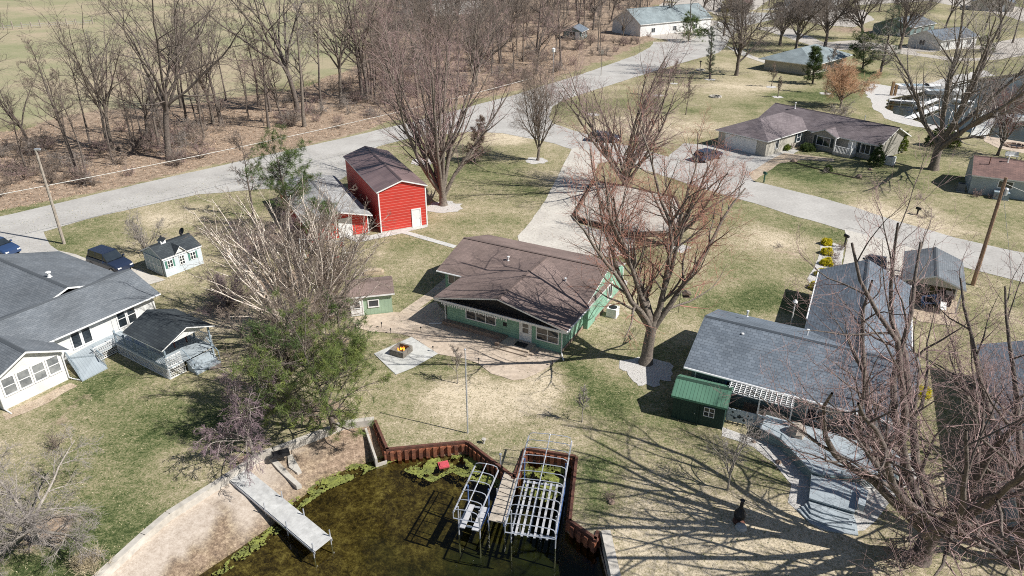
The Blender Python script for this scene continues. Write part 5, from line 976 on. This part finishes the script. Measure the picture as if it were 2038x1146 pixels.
# short grass blades and fallen leaves over the near lawns
def scatter(name, region, n, size, m, label, cat, wd, up, seed, thr=None, zz=.0):
    g = np.random.default_rng(seed); P = A2(region); PA = np.array([tuple(p) for p in P]); lo, hi = PA.min(0), PA.max(0); q = g.uniform(lo, hi, (n * 3, 2)); q = q[inpoly(q[:, 0], q[:, 1], P)]
    q = q[~inpoly(q[:, 0], q[:, 1], LAKE)][:n]
    if thr is not None: q = q[np.array([noise.fractal(Vector((a * .3, b * .3, seed)), 1, 2, 3) for a, b in q]) > thr]
    me = blades(name, np.column_stack([q, np.full(len(q), zz)]), size, 1, m, g, wd, up); o = bpy.data.objects.new(name, me); link(o); tag(o, label, cat, None, 'stuff')
scatter('fallen_leaves', [(-100,440),(0,424),(300,358),(700,264),(1000,188),(1150,142),(1150,60),(700,140),(420,205),(0,262),(-150,330)], 40000, .15, mat('leaf_litter', (.6, .45, .33), .9, (.2, .12, .07), 3), 'brown fallen leaves on the ground of the roadside woods', 'fallen leaves', .8, .15, 9, zz=.03)
LAWN = [(-100,1146),(-100,470),(330,370),(800,280),(1140,300),(1500,410),(2100,560),(2150,1146),(1019,1146)]
scatter('grass_tufts', LAWN, 70000, .075, mat('straw_blades', (.62, .55, .38), .9, (.4, .34, .2), 3), 'dry straw-coloured grass tufts in the near lawns', 'grass', .45, .6, 12, thr=-.25)
scatter('grass_tufts', LAWN, 50000, .09, mat('green_blades', (.1, .14, .03), .9, (.05, .08, .02), 3), 'dark green grass tufts in the near lawns', 'grass', .4, .8, 13, thr=-.2)

# ================================================================ YARD OBJECTS, VEHICLES, POLES
def wall_poly(P, z0, z1, wd, mb):
    n = len(P)
    for i in range(n):
        a, b = Vector(P[i]), Vector(P[(i + 1) % n]); d = (b - a).normalized(); nn = Vector((-d.y, d.x)) * wd; a2, b2 = a - d * .0, b
        mb.obox((a.x, a.y, z0), (*(b - a), 0), (nn.x, nn.y, 0), (0, 0, z1 - z0))
    return mb
BED = A2([(1180,366),(1240,376),(1345,399),(1360,430),(1345,470),(1262,473),(1150,442),(1144,432)])
bc = sum(BED, Vector((0, 0))) / 8
bd = thing('raised_bed', 'raised bed of pale gravel edged with dark timbers beside the driveway', 'raised bed', fr(bc.x, bc.y, 0))
Pj = jag(BED, 1.2, .0); X, Fc = cdt([Pj], [], lambda x, y: inpoly(x, y, Pj)); mb = MB(); mb.add([(a, b, .44 + .05 * noise.noise(Vector((a, b, 1)))) for a, b in X], [tuple(int(i) for i in f) for f in Fc]); mb.build('gravel_fill', M_gravel, bd)
ccw = sum(BED[i][0] * BED[(i + 1) % 8][1] - BED[(i + 1) % 8][0] * BED[i][1] for i in range(8)) > 0
mb = MB(); M_timb = mat('dark_timber', (.17, .13, .1), .9, (.09, .07, .055), 2, fine=10)
for k_ in range(3):
    mb = MB(); P_ = BED if ccw else BED[::-1]; P_ = [p + (bc - p).normalized() * (.02 * k_) for p in P_]; wall_poly(P_, .19 * k_, .19 * k_ + .18, .22, mb); mb.build('timber_course', M_timb, bd)
# fire pit
g = at(799, 703); M = fr(g.x, g.y, -27)
fp = thing('fire_pit', 'square block fire pit with orange flames on the pale pad', 'fire pit', M)
mb = MB(M); s = .62
mb.box(-s, -s, .05, s, -s + .16, .52); mb.box(-s, s - .16, .05, s, s, .52); mb.box(-s, -s + .16, .05, -s + .16, s - .16, .52); mb.box(s - .16, -s + .16, .05, s, s - .16, .52)
mb.build('block_wall', mat('pit_block', (.26, .24, .2), .9, (.16, .14, .12), 4), fp)
MB(M).box(-s + .16, -s + .16, .05, s - .16, s - .16, .12).build('ash_bed', mat('ash', (.1, .08, .07), .95), fp)
mb = MB(M); rf_ = random.Random(1)
for i in range(7): a = i * .9; mb.tube([(math.cos(a) * .35, math.sin(a) * .35, .14), (-math.cos(a) * .25, -math.sin(a) * .2, .34)], .05, 6)
mb.build('firewood', M_rust, fp)
fm_ = bpy.data.materials.new('flame'); fm_.use_nodes = True; N, L = nodes(fm_); b = N['Principled BSDF']; b.inputs['Base Color'].default_value = (.9, .3, .03, 1); b.inputs['Emission Color'].default_value = (1, .33, .04, 1); b.inputs['Emission Strength'].default_value = 1.6
for i in range(9):
    a = rf_.uniform(0, 6.28); r = rf_.uniform(0, .26); h_ = rf_.uniform(.2, .42); mb = MB(M); mb.lathe([(.02, 0), (.07, .06), (.06, h_ * .45), (.02, h_ * .8), (.003, h_)], (math.cos(a) * r, math.sin(a) * r, .22), 6); mb.build('flame', fm_, fp, True)
MB(M).box(.7, -.1, .05, 1.15, .12, .1).box(1.0, -.2, .05, 1.1, -.14, .5) if False else None
# flagpole
g = at(931, 862); fl = thing('flagpole', 'tall thin bare flagpole on the lawn above the seawall', 'flagpole', fr(g.x, g.y))
MB().tube([g, g + Vector((0, 0, 6.2))], .05, 7, .03).build('pole', M_metal, fl); MB().lathe([(.01, 0), (.06, .04), (.06, .1), (.01, .14)], g + Vector((0, 0, 6.2)), 8).build('finial', M_metal, fl); MB().tube([g + Vector((.07, 0, 1.2)), g + Vector((.06, 0, 6.1))], .008, 3).build('halyard', M_white, fl)
# utility poles and cables
M_pole = mat('pole_wood', (.42, .37, .31), .9, (.28, .24, .2), 4)
g1 = at(128, 485); u1 = thing('utility_pole', 'pale wooden utility pole at the lawn corner on the left', 'utility pole', fr(g1.x, g1.y)); t1 = g1 + Vector((0, 0, 9.8))
MB().tube([g1, t1], .16, 8, .11).build('pole', M_pole, u1); MB().box(t1.x - .1, t1.y - .1, t1.z - .05, t1.x + .45, t1.y + .1, t1.z + .1).build('bracket', M_metal, u1)
g2 = at(1936, 567); u2 = thing('utility_pole', 'brown leaning utility pole beside the carport on the right', 'utility pole', fr(g2.x, g2.y)); t2 = g2 + Vector((.75, 1.2, 9.7))
MB().tube([g2, t2], .19, 8, .13).build('pole', mat('brown_pole', (.3, .2, .13), .9, (.19, .12, .08), 3), u2); c_ = g2.lerp(t2, .86); MB().lathe([(.16, 0), (.2, .05), (.2, .6), (.1, .68)], (c_.x + .32, c_.y, c_.z - .2), 10).build('transformer', M_metal, u2); MB().box(c_.x - .1, c_.y - .06, c_.z, c_.x + .4, c_.y + .06, c_.z + .1).build('bracket', M_metal, u2)
def cable(a, b, sag, r, label):
    a, b = Vector(a), Vector(b); n = 24; pts = [a.lerp(b, i / n) - Vector((0, 0, sag * 4 * (i / n) * (1 - i / n))) for i in range(n + 1)]; mb = MB(); mb.tube(pts, r, 4); solo(mb, 'overhead_cable', mat('pale_cable', (.62, .6, .55), .6), label, 'cable', a)
ca, cb = at(-200, 424, 6.5), at(1060, 155, 6.5); cable(ca, cb, .8, .035, 'pale overhead cable running along the far side of the road')
cable(t2 + Vector((0, 0, -.5)), at(2300, 420, 8.5), .8, .02, 'pale cable leading right from the leaning utility pole')
cable(t2 + Vector((0, 0, -1)), g2 + Vector((1.2, -4.2, 0.0)), 0, .02, 'yellow-tagged guy wire of the leaning utility pole')
# cars
def car(label, M, col, L_=4.7, W=1.85, Ht=1.68, truck=False, cat='car'):
    h = thing('parked_car', label, cat, M); pm = mat('paint_%s' % label[:12], col, .28, tuple(c * .9 for c in col), 1, spec=.6); w = W / 2
    def loft(st, name, m, par, sm=True):
        mb = MB(M); n = 8; vs = []
        for (x_, hw, zl, zm, zt, tw) in st: vs += [(x_, -hw * .92, zl), (x_, -hw, zl + .12), (x_, -hw, zm), (x_, -hw * tw, zt), (x_, hw * tw, zt), (x_, hw, zm), (x_, hw, zl + .12), (x_, hw * .92, zl)]
        k = len(st); fs = [(i * n + (j + 1) % n, i * n + j, (i + 1) * n + j, (i + 1) * n + (j + 1) % n) for i in range(k - 1) for j in range(n)]; fs += [tuple(range(n)), tuple(range((k - 1) * n, k * n))[::-1]]
        mb.add(vs, fs); return mb.build(name, m, par, False)
    a = L_ / 2; body = loft([(-a, w * .86, .38, .7, .86, .86), (-a + .12, w * .97, .3, .78, .98, .9), (-a * .5, w, .28, .82, 1.03, .92), (0, w, .28, .82, 1.03, .92), (a * .42, w, .28, .82, 1.02, .92), (a * .85, w * .96, .3, .76, .9, .88), (a, w * .84, .38, .62, .74, .82)], 'body', pm, h)
    c0, c1 = (-a * .92, a * .42) if not truck else (-.3, a * .42)
    gl = loft([(c0, w * .86, .98, 1.0, 1.02, .98), (c0 + .28, w * .86, 1.0, 1.2, Ht - .1, .86), (c1 - .75, w * .86, 1.0, 1.2, Ht - .08, .86), (c1, w * .86, .98, 1.0, 1.03, .98)], 'windows', glassm(), h)
    MB(M).box(c0 + .3, -w * .74, Ht - .11, c1 - .72, w * .74, Ht - .04).build('roof', pm, h); mb = MB(M)
    for s_ in (-1, 1):
        for x_ in (c0 + .32, (c0 + c1) / 2 - .25, c1 - .72): mb.obox((x_, s_ * w * .87, 1.0), (.07, 0, 0), (0, -s_ * .12, Ht - 1.1), (0, .03 * s_, 0))
    mb.build('pillars', pm, h)
    for x_ in (-a * .62, a * .64):
        for s_ in (-1, 1):
            yw = s_ * (w - .1); wm = MB(M @ Matrix.Translation((x_, yw, .34)) @ Matrix.Rotation(R(90), 4, 'X')); wm.lathe([(.2, -.11), (.33, -.11), (.34, -.06), (.34, .06), (.33, .11), (.2, .11)], (0, 0, 0), 14); wh = wm.build('wheel', M_black, h)
            MB(M @ Matrix.Translation((x_, yw, .34)) @ Matrix.Rotation(R(90), 4, 'X')).lathe([(.05, -.115), (.2, -.113), (.2, .113), (.05, .115)], (0, 0, 0), 10).build('rim', M_metal, wh)
    for s_ in (-1, 1):
        MB(M).box(a - .12, s_ * w * .62 - .16, .62, a + .005, s_ * w * .62 + .16, .74).build('headlight', M_white, h); MB(M).box(-a - .005, s_ * w * .62 - .13, .68, -a + .12, s_ * w * .62 + .13, .84).build('tail_light', mat('tail_red', (.3, .02, .02), .3), h)
        MB(M).box(c1 - .45, s_ * w, 1.0, c1 - .28, s_ * (w + .18), 1.14).build('mirror', pm, h)
    return h
g = at(222, 532); car('dark navy SUV parked behind the white house', fr(g.x, g.y, -30), (.02, .03, .06), 4.8, 1.9, 1.75)
g = at(0, 503); car('blue car at the left edge by the gravel road', fr(g.x, g.y, -25), (.03, .06, .14), 4.7, 1.85, 1.5)
g = at(1203, 281); car('dark grey car on the side road above the maples', fr(g.x, g.y, -16), (.035, .04, .055), 4.8, 1.85, 1.45)
g = at(1408, 317); car('dark blue car in front of the taupe house garage', fr(g.x, g.y, 38), (.03, .04, .07), 4.7, 1.85, 1.5)
g = at(1738, 545); car('dark pickup nosed up to the slate-roofed garage', fr(g.x, g.y, -26 + 90), (.04, .045, .06), 5.2, 1.95, 1.8, True, 'pickup')
# small yard things
def boxy(px, py, s, ang, m, label, name, cat, z=0, top=None):
    g = at(px, py, z); M = fr(g.x, g.y, ang, z); h = thing(name, label, cat, M); MB(M).box(-s[0] / 2, -s[1] / 2, .06, s[0] / 2, s[1] / 2, s[2]).build('housing', m, h); MB(M).box(-s[0] / 2 - .05, -s[1] / 2 - .05, 0, s[0] / 2 + .05, s[1] / 2 + .05, .055).build('base', M_conc, h)
    MB(M).lathe([(min(s[:2]) * .4, 0), (min(s[:2]) * .42, .02), (min(s[:2]) * .36, .03), (.03, .05)], (0, 0, s[2] + .002), 12).build('fan_grille' if top is None else 'lid', top or M_black, h); return h
boxy(1219, 628, (.85, .85, .8), -27, M_white, 'white air conditioner unit at the east wall of the green house', 'air_conditioner', 'air conditioner')
boxy(1770, 327, (1.0, 1.0, 1.1), 38, M_white, 'pale air conditioner unit behind the yew of the taupe house', 'air_conditioner', 'air conditioner')
boxy(1756, 321, (.6, .6, .9), 38, M_black, 'black barrel grill at the gable end of the taupe house', 'barrel_grill', 'grill', top=M_black)
boxy(1990, 396, (1.6, .8, .9), -27, M_sky, 'pale blue box on the grass by the cottage', 'storage_box', 'storage box', top=M_white)
boxy(1911, 380, (.8, .7, 1.0), -27, mat('grey_bin', (.14, .16, .18), .6), 'dark bin at the corner of the pale blue cottage', 'waste_bin', 'bin', top=M_black)
def mailbox(px, py, label, m=M_black, hh=1.1):
    g = at(px, py); M = fr(g.x, g.y, 20); h = thing('mailbox', label, 'mailbox', M); MB(M).box(-.06, -.06, 0, .06, .06, hh).build('post', m, h); mb = MB(M); mb.prof([(-.12, hh), (.12, hh), (.12, hh + .18), (.06, hh + .27), (-.06, hh + .27), (-.12, hh + .18)], -.28, .28); mb.build('box', m, h); return h
mailbox(1520, 363, 'dark green mailbox at the road below the taupe house', mat('mail_green', (.03, .1, .07), .5)); mailbox(1393, 137, 'black mailbox at the bend of the far road', hh=1.5)
mailbox(1680, 492, 'small dark mailbox at the neighbour driveway corner'); mailbox(1212, 512, 'small dark lamp-like mailbox behind the green house', hh=.8)
mailbox(1825, 427, 'dark box on a short post in the roadside lawn', hh=.6)
g = at(1196, 150); solo(MB().tube([g, g + Vector((0, 0, 4.6))], .07, 6).box(g.x - .3, g.y - .2, 4.4, g.x + .3, g.y + .2, 5.2), 'bird_house', M_wood, 'bird house on a tall post by the far road', 'bird house', g)
for i, (px, py, hh) in enumerate([(1100, 170, 6.5), (1422, 110, 7.0)]):
    g = at(px, py); h = thing('martin_house', ['white martin house on a pole at the edge of the woods', 'white martin house on a pole before the gravel yard'][i], 'bird house', fr(g.x, g.y)); MB().tube([g, g + Vector((0, 0, hh))], .05, 6).build('pole', M_metal, h); MB().lathe([(.3, 0), (.34, .05), (.34, .6), (.4, .62), (.05, .85)], g + Vector((0, 0, hh)), 8).build('house_box', M_white, h)
# chiminea-like stove with a stone
g = at(1470, 1038); h = thing('garden_stove', 'dark iron garden stove with a rusty base on the shadowed lawn', 'garden stove', fr(g.x, g.y)); MB().lathe([(.34, 0), (.3, .1), (.16, .2)], g, 10).build('base', M_rust, h); MB().lathe([(.1, .15), (.3, .35), (.33, .6), (.2, .85), (.1, 1.0), (.09, 1.5), (.14, 1.52)], g, 12).build('body', M_black, h)
g = at(1471, 1042) + Vector((0, -.35, 0)); mb = MB(); mb.lathe([(.3, -.05), (.33, .08), (.26, .2), (.1, .27), (.01, .28)], g, 9); solo(mb, 'boulder', mat('pale_stone', (.5, .5, .48), .9, (.36, .36, .35), 3), 'pale round stone in front of the garden stove', 'boulder', g)
for i, (px, py, s_, lb) in enumerate([(1580, 322, .45, 'dark boulder at the left end of the lawn edging'), (1710, 352, .4, 'dark planter stone at the right end of the lawn edging'), (1556, 869, .22, 'terracotta pot on the mulch below the screens'), (1549, 921, .2, 'small brown stone in the dark bed left of the deck'), (1500, 880, .15, 'small light stone in the bed below the screens'), (1217, 1000, .22, 'pale stone at the foot of the reddish shrub'), (1732, 338, .3, 'grey rock beside the yew shrub')]):
    g = at(px, py); mb = MB(); n = 8; rr_ = random.Random(i); mb.lathe([(s_ * .9, -.05), (s_, s_ * .3), (s_ * .7, s_ * .7), (s_ * .2, s_ * .85), (.01, s_ * .86)], g, 7); mb.v = [v + Vector((rr_.uniform(-.1, .1) * s_, rr_.uniform(-.1, .1) * s_, rr_.uniform(-.1, .1) * s_)) for v in mb.v]; solo(mb, 'boulder' if i != 2 else 'flower_pot', M_stone if i != 2 else mat('terracotta', (.5, .2, .1), .8), lb, 'boulder' if i != 2 else 'pot', g)
# fire ring on the far lawn, stone circle at the marina patio
def ring(px, py, r, m, label):
    g = at(px, py); h = thing('fire_ring', label, 'fire ring', fr(g.x, g.y))
    for i in range(11): a = i * 6.283 / 11; MB(fr(g.x + math.cos(a) * r, g.y + math.sin(a) * r, math.degrees(a))).box(-.14, -.22 * r, 0, .14, .22 * r, .25).build('stone', m, h)
    MB().lathe([(r * .85, 0), (r * .8, .04), (.01, .05)], g, 12).build('ash_bed', M_black, h)
ring(1424, 193, 1.0, M_conc, 'white stone fire ring on the far lawn'); ring(2020, 291, 1.3, M_stone, 'round stone fire pit on the tan terrace by the marina')
ring(1394, 140, .9, M_conc, 'ring of pale stones at the foot of the black mailbox')
# lawn edging of the taupe house
mb = MB()
for a, b in (((1585, 325), (1640, 340)), ((1648, 343), (1715, 357))):
    p, q = at(*a), at(*b); mb.tube([p + Vector((0, 0, .05)), q + Vector((0, 0, .05))], .09, 5)
solo(mb, 'lawn_edging', M_timb, 'dark low edging line across the lawn before the taupe house', 'edging', at(1640, 340))
# swing frame by the garage
a, b, c = at(682, 525), at(676, 530), at(600, 520); M_redp = mat('red_plastic', (.6, .05, .03), .5); h = thing('swing_set', 'white pole swing frame with red seats below the red garage', 'swing set', fr(a.x, a.y))
T1, T2 = a + Vector((.2, .3, 2.2)), c + Vector((0, .3, 2.2))
for i, (p, q) in enumerate(((a, T1), (a + Vector((.2, .9, 0)), T1), (c, T2), (c + Vector((.2, .9, 0)), T2), (T1, T2))): MB().tube([p, q], .05, 6).build('frame_pole', M_white, h)
for t in (.2, .5, .8):
    s_ = T1.lerp(T2, t); st = MB().box(s_.x - .25, s_.y - .15, .5, s_.x + .25, s_.y + .15, .56).build('swing_seat', M_redp, h); MB().tube([(s_.x - .22, s_.y, .55), (s_.x - .2, s_.y, 2.2)], .012, 4).tube([(s_.x + .22, s_.y, .55), (s_.x + .2, s_.y, 2.2)], .012, 4).build('chain', M_metal, st)
MB().box(T1.x - .3, T1.y - .05, 1.7, T1.x + .05, T1.y + .05, 2.15).build('panel', M_redp, h)
# bench swing hanging by the big maple, wood pile behind the sage shed
g = at(1350, 622); h = thing('bird_feeder', 'dark wooden feeder hanging on a hook right of the big maple', 'bird feeder', fr(g.x, g.y)); MB().tube([g, g + Vector((0, 0, 2.)), g + Vector((.25, 0, 2.15)), g + Vector((.5, 0, 1.95))], .025, 5).build('hook', M_black, h); MB().box(g.x + .2, g.y - .25, 1.5, g.x + .8, g.y + .25, 1.58).box(g.x + .3, g.y - .15, 1.58, g.x + .7, g.y + .15, 1.8).build('tray', M_timb, h); MB(fr(g.x + .5, g.y)).prof([(-.38, 1.8), (.38, 1.8), (0, 2.0)], -.3, .3).build('roof', M_timb, h)
g = at(745, 545); mb = MB(fr(g.x, g.y, 10)); mb.box(-.9, -.35, 0, .9, .35, .25).box(-.9, -.3, .25, .7, .3, .45); solo(mb, 'lumber_stack', mat('pale_lumber', (.55, .45, .33), .8, (.4, .32, .22), 3), 'stack of pale lumber behind the sage shed', 'lumber', g)
g = at(560, 908); mb = MB(fr(g.x, g.y, 25, .1)); mb.box(-.5, -.25, 0, .5, .25, .22).box(-.42, -.18, .22, .42, .18, .27); solo(mb, 'storage_box', M_black, 'dark box lying on the concrete seawall above the beach', 'storage box', g + Vector((0, 0, .1)))
for i, (px, py) in enumerate([(862, 700), (838, 661), (778, 664), (760, 652), (953, 724), (1100, 728)]):
    g = at(px, py); solo(MB().tube([g, g + Vector((0, 0, .4))], .025, 5).lathe([(.03, 0), (.07, .03), (.06, .1), (.01, .14)], g + Vector((0, 0, .38)), 8), 'path_light', M_black, ['dark path light by the right corner of the fire pit pad', 'dark path light above the fire pit pad', 'dark path light on the upper edge of the patio bend', 'dark path light nearest the sage shed', 'dark path light on the lower patio edge', 'dark path light at the right end of the patio'][i], 'path light', g)
# stepping slabs on the beach
for i, pl in enumerate([[(536, 915), (548, 912), (582, 948), (600, 965), (590, 968), (560, 942)], [(470, 913), (492, 905), (500, 916), (478, 925)], [(572, 905), (582, 905), (600, 938), (592, 942), (575, 930)]]):
    z_ = (-.36, .03, -.37)[i]; P_ = [at(a, b, z_).xy for a, b in pl]; c_ = sum(P_, Vector((0, 0))) / len(P_); solo(MB().prism(P_, z_ - .25, z_ + .04), 'stone_slab', (M_conc, M_stone, M_conc)[i], ['crooked pale concrete slab on the leafy end of the beach', 'square brown paver in the lawn above the dock', 'short pale slab next to the crooked one on the beach'][i], 'slab', (c_.x, c_.y, z_))
# far fence in the field
a = at(-30, 62); b = at(185, 48); h = thing('field_fence', 'old post and wire fence across the field at the top left', 'fence', fr(a.x, a.y)); n = 13
for i in range(n): p = a.lerp(b, i / (n - 1)); MB().box(p.x - .14, p.y - .14, 0, p.x + .14, p.y + .14, 1.9 if i % 3 else 2.4).build('post', M_pole, h)
MB().tube([a + Vector((0, 0, 1.2)), b + Vector((0, 0, 1.2))], .04, 3).tube([a + Vector((0, 0, .7)), b + Vector((0, 0, .7))], .04, 3).build('wire', M_metal, h)
# marina: white docks, lifts, boats
def pier(px0, px1, wd, label, posts=4, z=.1, rail=False):
    a, b = at(*px0, z), at(*px1, z); d = (b - a); n = Vector((-d.y, d.x, 0)).normalized() * wd; h = thing('pier', label, 'dock', fr(a.x, a.y)); MB().obox(a - Vector((0, 0, .15)), d, n, (0, 0, .15)).build('deck_boards', M_white if not rail else M_pad, h)
    for i in range(posts):
        for s_ in (0, 1): p = a + d * (i / max(1, posts - 1)) + n * s_; MB().tube([(p.x, p.y, -1.2), (p.x, p.y, z + (.9 if rail else .35))], .06, 5).build('post', M_white, h)
    if rail:
        for s_ in (0, 1): p = a + n * s_; MB().tube([p + Vector((0, 0, .9)), p + d + Vector((0, 0, .9))], .05, 5).build('handrail', M_white, h)
pier((1770, 199), (1842, 204), 1.0, 'white pier closest to the rocky end of the marina'); pier((1815, 236), (1874, 213), 1.2, 'white pier slanting away in the middle of the marina', 5)
pier((1830, 212), (1872, 196), .8, 'thin white pier between the two larger ones'); pier((1962, 272), (1986, 232), 2.0, 'white railed dock reaching from the tan terrace', 4, .35, True)
pier((1896, 197), (1934, 203), 1.3, 'white floating platform far out in the marina'); pier((1900, 182), (1936, 172), 1.2, 'far white platform with rails in the marina', 3, .4, True)
for i in range(8):
    g = at(1888 + i * 13, 236 - (i % 2) * 12, -.3); solo(MB().tube([g - Vector((0, 0, .9)), g + Vector((.25, .1, 1.0))], .1, 6).tube([g + Vector((.25, .1, 1.0)), g + Vector((.9, .9, 1.1))], .07, 5), 'mooring_post', M_white, 'white mooring post in the row between the piers', 'mooring post', g, group='mooring posts in the marina')
def boat(px, py, ang, L_, label, z=-.35, c=None):
    g = at(px, py, z); M = fr(g.x, g.y, ang, z); h = thing('boat', label, 'boat', M); mb = MB(M); w = L_ * .17; st = [(-L_ / 2, w * .9, .0, .75), (-L_ * .2, w, .0, .75), (L_ * .15, w * .95, .0, .8), (L_ * .38, w * .55, .1, .88), (L_ / 2, .05, .4, .95)]; vs = []
    for (x_, hw, zb, zt) in st: vs += [(x_, -hw, zt), (x_, -hw * .7, zb - .1), (x_, hw * .7, zb - .1), (x_, hw, zt)]
    mb.add(vs, [(i * 4 + j, (i + 1) * 4 + j, (i + 1) * 4 + (j + 1) % 4, i * 4 + (j + 1) % 4) for i in range(4) for j in range(4)] + [(0, 1, 2, 3)[::-1], (16, 17, 18, 19)]); mb.build('hull', M_white, h); MB(M).box(-L_ * .4, -w * .7, .76, L_ * .12, w * .7, .8).build('cockpit', c or M_sky, h); MB(M).obox((L_ * .12, -w * .7, .78), (0, w * 1.4, 0), (.05, 0, 0), (-.2, 0, .4)).build('windscreen', glassm(), h)
boat(1832, 177, -5, 9, 'long white boat along the far bank of the marina', z=-.1); boat(2030, 238, 20, 6, 'white boat at the right edge of the marina'); boat(1880, 187, -8, 7, 'white boat with a blue cockpit beside the far platform')
g = at(1776, 190); solo(MB().box(g.x - .5, g.y - .2, 0, g.x - .1, g.y + .2, 2.6).box(g.x + .2, g.y - .2, 0, g.x + .6, g.y + .2, 2.0), 'tree_stump', mat('stump', (.3, .19, .1), .9), 'pair of tall brown stumps at the rocky end of the marina', 'tree stump', g)
# patio furniture
def bench(px, py, ang, label, m, z=0.):
    g = at(px, py, z); M = fr(g.x, g.y, ang, z); h = thing('bench', label, 'bench', M); MB(M).box(-.8, -.22, .4, .8, .22, .46).build('seat', m, h); MB(M).obox((-.8, .2, .5), (1.6, 0, 0), (0, .04, 0), (0, .12, .45)).build('backrest', m, h)
    for u in (-.7, .64):
        for v in (-.18, .14): MB(M).box(u, v, 0, u + .06, v + .06, .4).build('leg', m, h)
bench(2012, 316, -20, 'white bench behind the rust brown cottage roof', M_white); bench(1500, 835, -26, 'dark bench in the shade under the white pergola', M_timb); bench(1530, 848, -26, 'brown lounge seat at the right end under the pergola', M_wood, .0)
for i, (px, py) in enumerate([(1850, 610), (1875, 618)]): bench(px, py, (10, 60)[i], ['blue garden seat on the tan patio under the carport eave', 'pale garden seat on the tan patio beside the blue one'][i], (mat('blue_seat', (.2, .35, .6), .6), M_white)[i])
